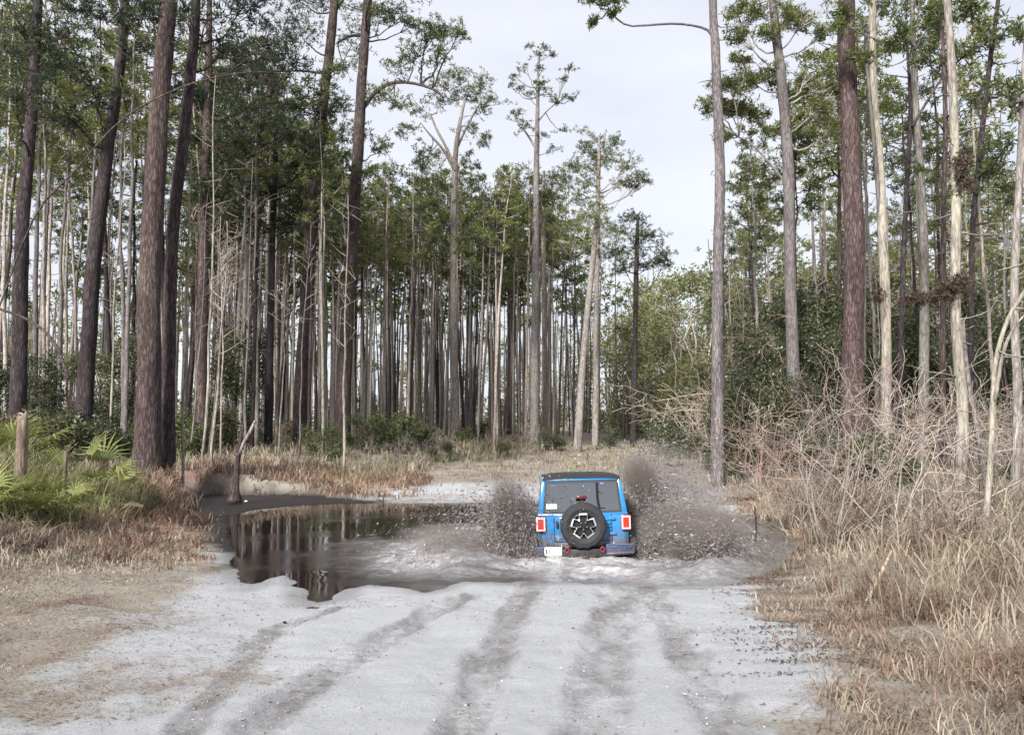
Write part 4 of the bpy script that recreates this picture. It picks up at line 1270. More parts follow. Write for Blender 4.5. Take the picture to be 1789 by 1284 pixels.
hero('pine with broad flat layers of needles between the lone straight trunk and the red-barked pine', 34,
     [(1387, 720, 18), (1382, 500, 20), (1374, 270, 20), (1363, 120, 17), (1352, 0, 14), (1346, -100, 10)],
     [(1248, 168, 20), (1275, 150, 24), (1312, 140, 28), (1350, 128, 28), (1295, 185, 26), (1410, 138, 26), (1445, 150, 26), (1470, 162, 16), (1432, 185, 24), (1325, 208, 22), (1395, 215, 24), (1455, 220, 20),
      (1290, 58, 22), (1325, 22, 28), (1400, 38, 26), (1435, 58, 18), (1265, 236, 16), (1378, 20, 28), (1340, 60, 20), (1285, 20, 16), (1250, 190, 20), (1350, 230, 16), (1300, 100, 18), (1375, 165, 22), (1268, 186, 22)],
     'bark_grey', 'needles', [[(1380, 330, 5), (1340, 280, 4), (1310, 250, 3), (1290, 240, 2)]], dens=2.2)
hero('stout red-barked pine rising straight from behind the bare bush', 25,
     [(1492, 800, 40), (1490, 600, 35), (1489, 400, 33), (1487, 230, 31), (1483, 100, 29), (1476, 0, 27), (1470, -170, 20)],
     [(1455, -130, 80), (1510, -90, 70), (1470, 20, 16)], 'bark_red', 'needles', sides=20, stubs=12)
hero('grey-white trunk right of the red-barked pine with a dark moss lump half way up', 24,
     [(1545, 820, 18), (1546, 620, 17), (1541, 450, 17), (1540, 300, 15), (1528, 150, 14), (1520, 0, 12), (1514, -90, 9)],
     [(1540, 8, 28), (1570, 55, 24), (1500, 100, 20), (1478, 42, 24), (1555, 85, 20)], 'bark_pale', 'needles', [[(1540, 420, 8), (1530, 280, 8), (1516, 130, 7), (1512, 30, 6)]],
     moss=[(1536, 514, 14, 18)], cat='tree')
hero('pale straight trunk second to the right of the red-barked pine', 30,
     [(1608, 780, 17), (1612, 560, 16), (1610, 360, 14), (1602, 160, 11), (1592, -60, 7)],
     [(1612, 68, 28), (1580, 68, 28), (1642, 20, 28), (1620, -20, 34), (1560, 20, 24)], 'bark_pale', 'needles', cat='tree')
hero('forked dark sapling holding a Y shape against the sky', 27,
     [(1560, 640, 10), (1574, 480, 9), (1584, 330, 8), (1594, 220, 8), (1588, 150, 6), (1580, 60, 4)],
     [(1600, 300, 14), (1665, 100, 18), (1580, 60, 20)], 'bark_dark', 'needles', [[(1594, 222, 6), (1612, 190, 5), (1640, 145, 4), (1664, 105, 3)]], dens=0.8)
hero('lichen-pale trunk hung with dark moss lumps on the right bank', 17,
     [(1671, 915, 21), (1676, 740, 19), (1672, 540, 18), (1676, 330, 16), (1658, 120, 14), (1645, -60, 11)],
     [(1692, 15, 26), (1640, 25, 26), (1660, -60, 40)], 'bark_pale', 'needles', [[(1674, 500, 6), (1640, 515, 6), (1610, 522, 5), (1582, 516, 4)]],
     moss=[(1630, 517, 34, 9), (1600, 522, 30, 8), (1677, 495, 22, 26), (1655, 505, 12, 16), (1680, 280, 20, 30), (1684, 312, 16, 26)], name='mossy_tree', cat='tree')
hero('thin pale leaning tree right of the moss-hung trunk', 14.5,
     [(1717, 945, 11), (1725, 800, 10), (1744, 650, 8), (1764, 560, 7), (1800, 470, 6), (1830, 300, 4)], [], 'bark_pale', 'needles',
     [[(1738, 700, 7), (1752, 620, 6), (1770, 575, 5), (1795, 545, 3)]], name='leaning_tree', cat='tree', stubs=5)
hero('grey trunk cut by the right edge of the view', 16,
     [(1769, 885, 17), (1775, 700, 15), (1780, 500, 14), (1785, 250, 12), (1790, 0, 10)], [(1790, 60, 40), (1770, 165, 36)], 'bark_grey', 'needles', cat='tree')
hero('dark slender pine between the moss-hung trunk and the right edge', 26,
     [(1692, 820, 11), (1697, 640, 10), (1704, 400, 9), (1720, 180, 9), (1740, 0, 7)],
     [(1735, 60, 36), (1772, 150, 36), (1762, 250, 40), (1705, 165, 26), (1770, 330, 40), (1720, 300, 30)], 'bark_dark', 'needles')
hero('stem in tandem left of the moss-hung trunk, dark in its upper half', 22,
     [(1645, 860, 10), (1650, 640, 10), (1652, 420, 9), (1648, 200, 8), (1640, 0, 6)], [(1640, 40, 30), (1690, 90, 30), (1620, 100, 24)], 'bark_dark', 'needles')

# ---------------------------------------------------------------- the stand of slender pines: every trunk a tree of its own
LANDMARKS = [(-400, 'at the far left edge'), (60, 'by the far left pine'), (150, 'near the leaning dark pine'), (300, 'behind the twin thick trunks'), (400, 'by the dense dark crown'),
             (470, 'left of the long leaning pine'), (530, 'left of the arching-branch pine'), (610, 'right of the arching-branch pine'), (700, 'left of the fanned-limb pine'),
             (795, 'right of the fanned-limb pine'), (935, 'right of the airy-topped pine'), (1045, 'right of the flat-topped pine'), (1190, 'by the lone straight pine'),
             (1270, 'behind the layered pine'), (1390, 'left of the red-barked pine'), (1500, 'right of the red-barked pine'), (1600, 'behind the moss-hung trunk'), (1700, 'near the right edge')]
def sector(px):
    s = LANDMARKS[0][1]
    for a, t in LANDMARKS:
        if px >= a: s = t
    return s
TONES = {'bark_dark': 'dark', 'bark_grey': 'grey', 'bark_pale': 'pale', 'bark_red': 'reddish'}
VAR = []
for i in range(20):
    bm_ = ['bark_dark', 'bark_grey', 'bark_grey', 'bark_pale', 'bark_grey'][i % 5]
    nm = ['needles', 'needles_young', 'needles_deep', 'needles', 'needles_young'][(i * 2 + i // 5) % 5]
    H = 17.5 + 6.5 * ((i * 7) % 20) / 20
    VAR.append((bm_, nm, H) + pine(300 + i, H, 0.082 + 0.009 * (i % 6), 0.29 + 0.04 * (i % 4), 1.5 + 0.2 * (i % 4), (9 if i % 5 in (1, 3) else 16 + (i % 3) * 2), M[bm_], M[nm], 10 if i % 5 not in (1, 3) else 8, 0.25, 0.85))
placed = list(hero_xy)
prng = np.random.default_rng(21)
def free(x, y, gap):
    return all((x - a) ** 2 + (y - b) ** 2 > gap * gap for a, b in placed)
SKY_X = [-200, 300, 480, 600, 640, 760, 1000, 1150, 1200, 1270, 1330, 1400, 2000]      # how high the stand reaches against the sky
SKY_Y = [-200, -100, 60, 190, 270, 250, 260, 350, 460, 420, 150, 0, -100]
def put_stand(n, pxr, dr, gap, scale=(0.85, 1.15), pick=None, words='in'):
    k = tries = 0
    while k < n and tries < n * 60:
        tries += 1
        d = math.sqrt(prng.uniform(dr[0] ** 2, dr[1] ** 2)); px = prng.uniform(*pxr)
        x = (px - CX) / FPX * d
        if xl(d) - 2.2 < x < xr(d) + 2.2 or not free(x, d, gap): continue
        placed.append((x, d))
        v = VAR[prng.integers(len(VAR))] if pick is None else VAR[pick[prng.integers(len(pick))]]
        row = 'front' if d < 48 else 'middle' if d < 72 else 'back'
        girth = 'slender' if v[2] < 21 else 'taller'
        sec = sector(px)
        tree_thing('pine_tree', (x, d, Hz(x, d)), v[3], v[4], f'{girth} {TONES[v[0]]} {row}-row pine {sec}', 'pine tree', f'{row} row pines {sec}',
                   prng.uniform(0, 6.28), min(prng.uniform(*scale), max(0.5, ((745 - np.interp(px, SKY_X, SKY_Y) - prng.uniform(0, 90)) / FPX * d + 1.3) / v[2])), tilt=(prng.normal() * 0.018, prng.normal() * 0.024))
        k += 1
put_stand(112, (560, 1150), (47, 82), 1.3, (0.85, 1.12))
put_stand(68, (320, 600), (38, 80), 1.4, (0.9, 1.25))
put_stand(48, (-50, 330), (32, 80), 1.9, (1.0, 1.35))
put_stand(16, (1140, 1270), (70, 110), 2.2, (0.8, 1.0))
put_stand(62, (1260, 1840), (28, 85), 1.8, (0.8, 1.15))

# thin bare saplings with pale bark
SAP = []
for i in range(5):
    r = np.random.default_rng(80 + i)
    H = 7 + i * 1.2
    n = 10; t = np.linspace(0, 1, n)
    off = np.cumsum(r.normal(size=(n, 2)) * 0.045, 0)
    pts = np.stack([off[:, 0], off[:, 1], t * H - 0.2], 1)
    tm = trunk_mesh('trunk', pts, np.linspace(0.05, 0.012, n), M['bark_grey' if i % 2 else 'bark_pale'], 6, 0.05, i)
    tw = []
    for k in range(14):
        u = r.uniform(0.4, 0.98); p = np.array([np.interp(u, t, pts[:, c]) for c in range(3)]); a = r.uniform(0, 6.28); L = r.uniform(0.4, 1.3)
        e = p + np.array((math.cos(a) * L * 0.8, math.sin(a) * L * 0.8, L * 0.6))
        tw.append(tube_quads(bent(p, e, r, 0, 0.1, 5), np.linspace(0.016, 0.005, 5), 3))
        for j in range(3):
            p2 = p + (e - p) * r.uniform(0.3, 0.9); e2 = p2 + r.normal(size=3) * 0.25 + (0, 0, 0.15)
            tw.append(tube_quads(np.array([p2, (p2 + e2) / 2, e2]), (0.009, 0.006, 0.004), 3))
    SAP.append((tm, mesh_soup_simple('crown', np.concatenate(tw), M['twig_grey'])))
def put_sapling(px, d, k, label=None, sc=1.0, tilt=0.0):
    x = (px - CX) / FPX * d
    sec = sector(px)
    tree_thing('sapling', (x, d, Hz(x, d)), SAP[k][0], SAP[k][1], label or f'thin bare pale sapling {sec}', 'sapling', None if label else f'bare saplings {sec}',
               prng.uniform(0, 6.28), sc, 'crown', tilt=(0, tilt))
put_sapling(322, 27.5, 3, 'pale slim stem close to the right of the twin thick trunks', 1.05)
put_sapling(350, 31, 4, 'light grey stem midway between the twin trunks and the flared snag', 1.25)
put_sapling(372, 30, 1, 'thin whitish leaning stem left of the flared snag', 1.1, 0.04)
for k in range(46):
    d = prng.uniform(28, 55); px = prng.choice((prng.uniform(300, 640), prng.uniform(1300, 1800), prng.uniform(-40, 250)), p=(0.5, 0.38, 0.12))
    x = (px - CX) / FPX * d
    if xl(d) - 1.5 < x < xr(d) + 1.5: continue
    put_sapling(px, d, int(prng.integers(5)), None, prng.uniform(0.8, 1.2), prng.normal() * 0.05)

# ---------------------------------------------------------------- evergreen bushes and small trees
def rblobs(r, n, w, lo, hi, rad):
    return [(r.normal() * w, r.normal() * w, r.uniform(lo, hi), rad * r.uniform(0.6, 1.25)) for _ in range(n)]
EVER = []
for i in range(5):
    r = np.random.default_rng(50 + i)
    EVER.append(leafy(500 + i, 6.0, rblobs(r, 13, 0.14, 0.12, 0.95, 0.13), M['leaf_ever'], M['bark_dark'], 0.17, 0.075, 20, 0.42, 0.07, 3, 0.9))
SHRUB = {}
for kind, lm, st in (('green', 'leaf_shrub', 'twig_grey'), ('dark', 'leaf_ever', 'twig_grey'), ('brown', 'leaf_dry', 'twig_grey'), ('red', 'leaf_red', 'twig_red')):
    SHRUB[kind] = []
    for i in range(3):
        r = np.random.default_rng(60 + i + len(kind) * 7)
        SHRUB[kind].append(leafy(600 + i * 3 + len(kind), 1.5, rblobs(r, 9, 0.30, 0.2, 0.85, 0.24), M[lm], M[st], 0.13, 0.05, 16, 0.22, 0.022, 5, 1.6))
TWIG = {k: [mesh_soup_simple('stem', twiggy(700 + i + j * 9, 2.4, 0.75, 9, 3, 0.014, 0.0045), M[k]) for i in range(3)] for j, k in enumerate(('twig_grey', 'twig_red'))}

def put_leafy(kind, px, d, sc, label, group=None, name='shrub', cat='shrub'):
    x = (px - CX) / FPX * d
    src = EVER if kind == 'ever' else SHRUB[kind]
    tm, cm = src[int(prng.integers(len(src)))]
    return tree_thing(name, (x, d, Hz(x, d) - 0.03), tm, cm, label, cat, group, prng.uniform(0, 6.28), sc, 'foliage', 'stem')
def put_twig(kind, px, d, sc, label, group=None):
    x = (px - CX) / FPX * d
    return tree_thing('bare_shrub', (x, d, Hz(x, d)), TWIG[kind][int(prng.integers(3))], None, label, 'bare shrub', group, prng.uniform(0, 6.28), sc, part1='stem')

YOUNG = []
for i in range(4):
    r = np.random.default_rng(150 + i)
    YOUNG.append(leafy(900 + i, 9.0, rblobs(r, 16, 0.13, 0.08, 0.98, 0.12), M['leaf_young'], M['bark_grey'], 0.26, 0.11, 11, 0.7, 0.08, 4, 0.36))
for px, d, sc in ((1135, 88, 1.5), (1165, 96, 1.9), (1190, 84, 1.55), (1215, 92, 2.1), (1240, 80, 1.7), (1150, 112, 2.1), (1205, 112, 2.5), (1100, 95, 1.6), (1070, 104, 1.5), (1180, 104, 1.2),
                  (1020, 100, 1.2), (960, 104, 1.1), (880, 100, 1.0), (800, 96, 1.0), (720, 98, 1.1), (640, 96, 1.0), (1265, 90, 1.6), (1300, 76, 1.6), (1420, 70, 1.7), (1560, 66, 1.6), (1680, 62, 1.6), (1760, 66, 1.7), (1620, 80, 2.0), (1480, 84, 2.0), (60, 80, 1.3), (210, 84, 1.2)):
    x = (px - CX) / FPX * d
    sec = sector(px); tm, cm = YOUNG[int(prng.integers(4))]
    tree_thing('broadleaf_tree', (x, d, Hz(x, d)), tm, cm, f'hazy yellow-green broadleaf tree {sec}', 'tree', f'yellow-green trees {sec}', prng.uniform(0, 6.28), sc, 'foliage', 'stem')
# right bank: the wall of evergreen foliage behind the bare bush
for px, d, sc in ((1290, 38, 1.0), (1330, 33, 0.95), (1300, 48, 1.25), (1365, 42, 1.25), (1410, 36, 1.2), (1440, 44, 1.45), (1455, 30, 0.8), (1350, 55, 1.5), (1395, 29, 0.7),
                  (1570, 40, 1.2), (1640, 38, 1.1), (1590, 50, 1.5), (1730, 33, 1.15), (1790, 36, 1.3), (1700, 48, 1.5), (1500, 50, 1.5), (1270, 44, 0.7)):
    sec = sector(px)
    put_leafy('ever', px, d, sc, f'dark evergreen small tree {sec}', f'evergreen small trees {sec}', 'evergreen_tree', 'evergreen tree')
for px, d, sc in ((30, 40, 0.75), (90, 36, 0.7), (170, 44, 0.8), (210, 40, 0.9), (-20, 32, 0.7), (395, 40, 0.95), (420, 46, 1.1), (120, 52, 0.95)):
    sec = sector(px)
    put_leafy('ever', px, d, sc, f'shadowy evergreen small tree {sec}', f'evergreen small trees {sec}', 'evergreen_tree', 'evergreen tree')
put_leafy('dark', 1257, 31, 0.85, 'round blue-green bush at the foot of the lone straight pine')
for px, d, sc, lab in ((560, 38, 0.95, 'green leafy shrub just left of the pine with the arching branch'), (655, 42, 1.25, 'large yellow-green shrub right of the arching-branch pine'),
                       (705, 44, 1.35, 'tallest yellow-green shrub on the far bank'), (745, 46, 1.0, 'rightmost yellow-green shrub of the far bank group')):
    put_leafy('green', px, d, sc, lab)
for px, d, sc, lab in ((880, 46, 0.62, 'low dark shrub on the far bank left of the car'), (962, 52, 1.0, 'olive shrub under the airy-topped pine'), (1075, 60, 0.9, 'dark shrub where the track leaves the trees'),
                       (1150, 48, 1.2, 'dark shrub right of the track mouth beyond the spray'), (1195, 44, 1.0, 'dark shrub between the track mouth and the lone straight pine')):
    put_leafy('dark', px, d, sc, lab)
# undergrowth in front of the stand
for k in range(54):
    px = prng.uniform(300, 1110); d = prng.uniform(40, 62)
    x = (px - CX) / FPX * d
    if xl(d) - 1.2 < x < xr(d) + 1.2: continue
    kind = prng.choice(('brown', 'green', 'dark', 'twig', 'red'), p=(0.2, 0.26, 0.14, 0.34, 0.06))
    sec = sector(px)
    if kind == 'twig': put_twig('twig_grey', px, d, prng.uniform(0.6, 1.1), f'grey leafless shrub {sec}', f'leafless shrubs {sec}')
    else: put_leafy(kind, px, d, prng.uniform(0.5, 1.0), f'{dict(brown="brown", green="green", dark="dark", red="russet")[kind]} low shrub under the pines {sec}', f'low {kind} shrubs {sec}')
for k in range(30):
    px = prng.uniform(-60, 330); d = prng.uniform(22, 45)
    if px > 110 and d < 29: continue
    kind = prng.choice(('brown', 'green', 'dark', 'red'), p=(0.16, 0.38, 0.42, 0.04)); sec = sector(px)
    put_leafy(kind, px, d, prng.uniform(0.7, 1.4), f'{dict(brown="brown", green="green", dark="dark", red="russet")[kind]} understorey shrub {sec}', f'understorey {kind} shrubs {sec}')
for k in range(58):
    px = prng.uniform(1215, 1850); d = prng.uniform(17, 42)
    x = (px - CX) / FPX * d
    if x < xr(d) + 0.9: continue
    kind = prng.choice(('twig_grey', 'twig_red', 'brown', 'dark', 'red'), p=(0.70, 0.14, 0.0, 0.16, 0.0)); sec = sector(px)
    if kind.startswith('twig'): put_twig(kind, px, d, prng.uniform(0.8, 1.5), f'{"grey" if kind == "twig_grey" else "reddish"} leafless bush {sec}', f'{kind[5:]} leafless bushes {sec}')
    else: put_leafy(kind, px, d, prng.uniform(0.6, 1.2), f'{dict(brown="brown", dark="dark", red="russet")[kind]} bank shrub {sec}', f'bank shrubs {kind} {sec}')
for k in range(22):                                                    # grey brush where the track leaves the clearing
    px = prng.uniform(1060, 1275); d = prng.uniform(44, 74)
    x = (px - CX) / FPX * d
    if xl(d) - 0.3 < x < xr(d) + 0.3: continue
    sec = sector(px)
    put_twig('twig_grey', px, d, prng.uniform(1.4, 3.0), f'tall grey leafless brush {sec}', f'tall leafless brush {sec}')
# the big bare bush leaning over the right end of the puddle
def big_bare(px, d, seed, H, spread, n, mat, label, g=4):
    x = (px - CX) / FPX * d
    q = twiggy(seed, H, spread, n + 2, g, 0.015, 0.0035)
    tree_thing('bare_shrub', (x, d, Hz(x, d)), mesh_soup_simple('stem', q, M[mat]), None, label, 'bare shrub', None, 0, 1, part1='stem')
big_bare(1440, 15.5, 31, 4.3, 0.95, 8, 'twig_grey', 'largest leafless grey bush leaning over the right end of the puddle')
big_bare(1490, 17.5, 32, 4.4, 0.7, 7, 'twig_red', 'reddish leafless bush in front of the red-barked pine')
big_bare(1575, 15.0, 33, 3.6, 0.8, 7, 'twig_grey', 'grey leafless bush at the foot of the grey-white trunk')
big_bare(1380, 18.0, 34, 3.0, 1.2, 7, 'twig_grey', 'low sprawling leafless bush at the water edge right of the spray')
big_bare(1640, 13.0, 35, 1.6, 0.9, 5, 'twig_red', 'short reddish leafless bush in the tan grass of the right bank', 3)

# ---------------------------------------------------------------- far wood closing the view
def far_wood():
    r = np.random.default_rng(5)
    tr, cen = [], []
    for k in range(520):
        d = r.uniform(98, 165); px = r.uniform(-250, 2050)
        x = (px - CX) / FPX * d
        if xl(d) - 1 < x < xr(d) + 1 and d < 140: continue
        opn = px < 1120
        if opn and r.random() < 0.35: continue
        z = Hz(x, d); H = r.uniform(16, 24)
        tr.append(tube_quads(np.array([(x, d, z - 0.3), (x + r.normal() * 0.2, d, z + H * 0.5), (x + r.normal() * 0.5, d, z + H)]), (0.2, 0.15, 0.04), 6))
        for j in range(3 if opn else 9):
            u = r.uniform(0.55, 1.0); w = 2.4 * (1.25 - u)
            c = np.array((x, d, z + H * u)) + r.normal(size=3) * (w, w, 0.5)
            cen.append(c + r.normal(size=(5, 3)) * (0.7, 0.7, 0.35))
        cen.append(np.array((x, d, z)) + np.abs(r.normal(size=(20, 3))) * (4.0, 1.0, 2.4) - (2, 0, 0))
    for k in range(170):                                               # the last slim trunks of the stand
        d = r.uniform(72, 98); px = r.choice((r.uniform(310, 1120), r.uniform(-60, 310), r.uniform(1270, 1820)), p=(0.66, 0.14, 0.2))
        x = (px - CX) / FPX * d
        if xl(d) - 1 < x < xr(d) + 1: continue
        z = Hz(x, d); H = min(r.uniform(14, 21), (745 - np.interp(px, SKY_X, SKY_Y) - r.uniform(20, 110)) / FPX * d + 1.2)
        tr.append(tube_quads(np.array([(x, d, z - 0.3), (x + r.normal() * 0.25, d, z + H * 0.5), (x + r.normal() * 0.5, d, z + H)]), np.array((0.11, 0.085, 0.03)) * r.uniform(0.7, 1.2), 6))
        for j in range(4):
            u = r.uniform(0.72, 1.0); w = 1.8 * (1.3 - u)
            cen.append(np.array((x, d, z + H * u)) + r.normal(size=3) * (w, w, 0.4) + r.normal(size=(4, 3)) * (0.5, 0.5, 0.25))
    q, ti = sprays(np.concatenate(cen), 9, 0.62, 0.18, r, 0.2, 0.0, 0.45)
    me = two_mat_soup('far_wood', [(q, ti, 0), (np.concatenate(tr), 0.5, 1)], [M['needles_young'], M['bark_grey']])
    tag(link(bpy.data.objects.new('far_wood', me)), 'far off pine wood closing the view behind the stand', 'wood', kind='stuff')
far_wood()

# ---------------------------------------------------------------- palmetto, ferns, stumps on the left bank
def frond_mesh(seed, mat, n=13, L=0.62, stalk=0.55, droop=0.2):
    """a fan frond: stalk and folded leaf blades"""
    r = np.random.default_rng(seed)
    q = [tube_quads(np.array([(0, 0, 0), (0, stalk * 0.5, stalk * 0.62), (0, stalk * 0.85, stalk)]), (0.011, 0.009, 0.007), 4)]
    c = np.array((0, stalk * 0.85, stalk))
    for k in range(n):
        a = -1.45 + 2.9 * k / (n - 1)
        d = np.array((math.sin(a), math.cos(a) * 0.75, math.cos(a) * 0.55 + 0.1)); d = d / np.linalg.norm(d)
        l = L * (0.75 + 0.25 * math.cos(a)) * r.uniform(0.85, 1.1)
        s = np.cross(d, (0, -0.6, 0.8)); s = s / np.linalg.norm(s) * 0.019
        m = c + d * l * 0.5 + (0, 0, 0.03); t = c + d * l + (0, 0, -droop * l * r.uniform(0.5, 1.5))
        q.append(np.stack([np.stack([c - s * 0.35, c + s * 0.35, m + s, m - s]), np.stack([m - s, m + s, t + s * 0.1, t - s * 0.1])]))
    q = np.concatenate(q)
    return soup_mesh('frond', q, mat, np.clip(r.normal(0.55, 0.2, len(q)), 0, 1))
FR = [frond_mesh(i, M['frond']) for i in range(4)]
FRD = [frond_mesh(10 + i, M['frond_dead'], 11, 0.5, 0.5, 0.6) for i in range(2)]
def palmetto(px, d, n, sc, label, dead=3):
    x = (px - CX) / FPX * d
    e = empty('palmetto', (x, d, Hz(x, d)), (0, 0, prng.uniform(0, 6)), sc)
    tag(e, label, 'palmetto')
    for k in range(n + dead):
        isd = k >= n
        o = bpy.data.objects.new('frond', (FRD if isd else FR)[k % (2 if isd else 4)])
        link(o, e)
        a = k * 2.4
        o.rotation_euler = (R(prng.uniform(-28, 30) if not isd else prng.uniform(-75, -40)), R(prng.normal() * 8), a)
        o.location = (math.cos(a) * 0.10, math.sin(a) * 0.10, prng.uniform(0, 0.25))
        o.scale = (prng.uniform(0.8, 1.25),) * 3
        if isd: o['label'] = 'dry straw-coloured frond'
palmetto(30, 15.2, 20, 0.82, 'bright yellow-green palmetto below the broken stump', 7)
palmetto(104, 15.8, 16, 0.78, 'bright palmetto right of the broken stump with fronds spreading low', 7)
palmetto(-30, 14.5, 16, 0.9, 'palmetto cut by the left edge of the view', 3)
palmetto(150, 18.5, 14, 1.1, 'smaller palmetto with dark comb-like fronds near the leaning dark pine', 4)
palmetto(18, 20.5, 18, 1.3, 'palmetto half hidden behind the bright palmettos', 2)
palmetto(205, 20.0, 9, 0.8, 'low palmetto between the leaning dark pine and the thickest trunk', 3)

def stump(px, py_top, d, rad, label, mat='dead_wood', seed=0):
    r = np.random.default_rng(seed)
    x = (px - CX) / FPX * d; z0 = Hz(x, d); top = at(px, py_top, d).z - z0
    e = empty('stump', (x, d, z0)); tag(e, label, 'stump')
    b = MB()
    n = 16; L = 9
    ph = r.random(n)
    vs, fs = [], []
    for i in range(L):
        for k in range(n):
            a = 6.2832 * k / n
            rr = rad * (1.25 - 0.35 * i / L) * (1 + 0.12 * math.sin(3 * a + i) + 0.10 * (ph[k] - 0.5))
            zz = -0.2 + (top + 0.2) * i / (L - 1)
            if i == L - 1: zz += (ph[k] - 0.6) * rad * 2.2
            vs.append((rr * math.cos(a), rr * math.sin(a), zz))
    for i in range(L - 1):
        for k in range(n):
            fs.append((i * n + k, i * n + (k + 1) % n, (i + 1) * n + (k + 1) % n, (i + 1) * n + k))
    c = len(vs); vs.append((0, 0, top - rad * 1.2))
    for k in range(n): fs.append(((L - 1) * n + k, (L - 1) * n + (k + 1) % n, c))
    b.add(vs, fs)
    o = b.build('trunk', [M[mat]], e, True)
    return e
stump(41, 724, 17.0, 0.105, 'broken pale stump with splintered top rising above the bright palmetto', 'dead_wood', 3)
stump(118, 788, 17.0, 0.035, 'short thin weathered post-like stump right of the bright palmettos', 'dead_wood', 4)
stump(184, 800, 22.0, 0.10, 'brown rotten stump beside the thickest trunk', 'bark_red', 5)

# flared snag at the water's edge and its twin stems
def snag():
    d = 25.5
    px = 408
    x = (px - CX) / FPX * d; z0 = Hz(x, d)
    e = empty('snag', (x, d, z0)); tag(e, 'grey flared snag with a swollen base at the dark left end of the puddle', 'snag')
    def P(pl):
        Q = [(*(np.array(at(a, b, d)) - (x, d, z0)), w * 0.5 / FPX * d) for a, b, w in pl]
        return smooth_path(Q, 18)
    q = P([(409, 876, 26), (411, 862, 17), (413, 835, 10), (416, 800, 8), (421, 765, 7), (424, 740, 4)])
    link(bpy.data.objects.new('trunk', trunk_mesh('trunk', q[:, :3], q[:, 3], M['bark_dark'], 14, 0.14, 3)), e)
    q = P([(416, 795, 8), (425, 775, 6), (438, 752, 6), (446, 735, 5)])
    link(bpy.data.objects.new('branch', trunk_mesh('branch', q[:, :3], q[:, 3], M['bark_grey'], 8, 0.06, 4)), e)
snag()

# ---------------------------------------------------------------- leaning poles, fallen sticks
def pole(label, pl, d0, d1, mat, name='fallen_branch', cat='branch'):
    n = len(pl)
    Q = []
    for i, (a, b, w) in enumerate(pl):
        dd = d0 + (d1 - d0) * i / (n - 1)
        Q.append((*at(a, b, dd), w * 0.5 / FPX * dd))
    Q = np.array(Q)
    base = Q[0, :3].copy()
    q = smooth_path(Q, 20)
    o = link(bpy.data.objects.new(name, trunk_mesh(name, q[:, :3] - base, q[:, 3], M[mat], 7, 0.06, int(d0 * 10))))
    o.location = base
    tag(o, label, cat)
pole('thin dead branch arching down to the left of the leaning dark pine', [(120, 662, 6), (98, 605, 6), (60, 565, 5), (0, 540, 5), (-40, 532, 4)], 22, 24, 'bark_dark')
pole('long thin dead stem leaning diagonally across the thick left trunks', [(-10, 560, 3), (60, 380, 3), (130, 300, 3), (210, 212, 3), (300, 160, 2.6), (390, 132, 2.2), (480, 125, 1.6)], 24, 24.6, 'bark_dark', 'dead_tree', 'dead tree')
pole('pale slanting dead stalk in the grass under the reddish bush', [(1510, 1060, 8), (1535, 1010, 7), (1558, 962, 5)], 10.5, 11, 'dead_wood')
pole('long pale dead stalk slanting up towards the leaning tree', [(1630, 1062, 6), (1665, 1020, 6), (1708, 978, 5)], 10.8, 11.5, 'dead_wood')
pole('white-grey fallen bough curving down into the right end of the puddle', [(1332, 948, 6), (1310, 922, 6), (1285, 905, 5), (1258, 895, 3)], 17.5, 18.5, 'twig_grey')
pole('upright stick at the puddle edge beside the fallen bough', [(1320, 955, 4), (1321, 920, 4), (1319, 885, 3)], 17, 17, 'bark_dark')
pole('dead trunk lying against the leaning tree on the right bank', [(1735, 940, 10), (1715, 800, 9), (1690, 650, 8), (1682, 560, 6)], 16.5, 17.4, 'bark_grey', 'dead_tree', 'dead tree')
pole('pale grass-covered stick lying in the lower right corner', [(1712, 1128, 5), (1750, 1132, 5), (1800, 1142, 4)], 8.6, 8.7, 'dead_wood')
for i, (px, py, ang, L, lab) in enumerate(((546, 1063, 0.1, 0.16, 'small dark stick on the wet sand bar below the puddle'), (497, 1088, 0.3, 0.05, 'small dark pebble-like clod on the wet sand bar'),
                                    (668, 884, 0.0, 0.45, 'dark forked stick poking out of the far water'), (430, 876, 0.4, 0.10, 'white scrap lying on the dark mud'))):
    x, y, z = ground_at(px, py)
    b = MB()
    if i == 2:
        b.tube([(0, 0, -0.1), (0.02, 0.02, 0.12), (0.06, 0, 0.30)], (0.03, 0.026, 0.012), 7)
        b.tube([(-0.02, 0.0, 0.06), (-0.12, 0.0, 0.14), (-0.2, 0, 0.12)], (0.02, 0.014, 0.008), 6)
        z = 0.0
    elif i == 0:
        b.tube([(-L / 2, 0, 0.008), (0, 0.01, 0.016), (L / 2, 0, 0.010)], (0.010, 0.012, 0.006), 7)
    else:
        bb = bmesh.new(); bmesh.ops.create_icosphere(bb, subdivisions=2, radius=L * 0.5)
        for v in bb.verts: v.co *= 0.8 + 0.4 * random.random(); v.co.z *= 0.5
        b.bm(bb)
    o = b.build('stick' if i in (0, 2) else 'clod' if i == 1 else 'scrap', [M['bark_dark'] if i < 3 else M['sticker_white']], None, True)
    o.location = (x, y, z + (0.0 if i in (0, 2) else 0.01)); o.rotation_euler = (0, 0, ang)
    tag(o, lab, 'stick' if i in (0, 2) else 'clod' if i == 1 else 'scrap')

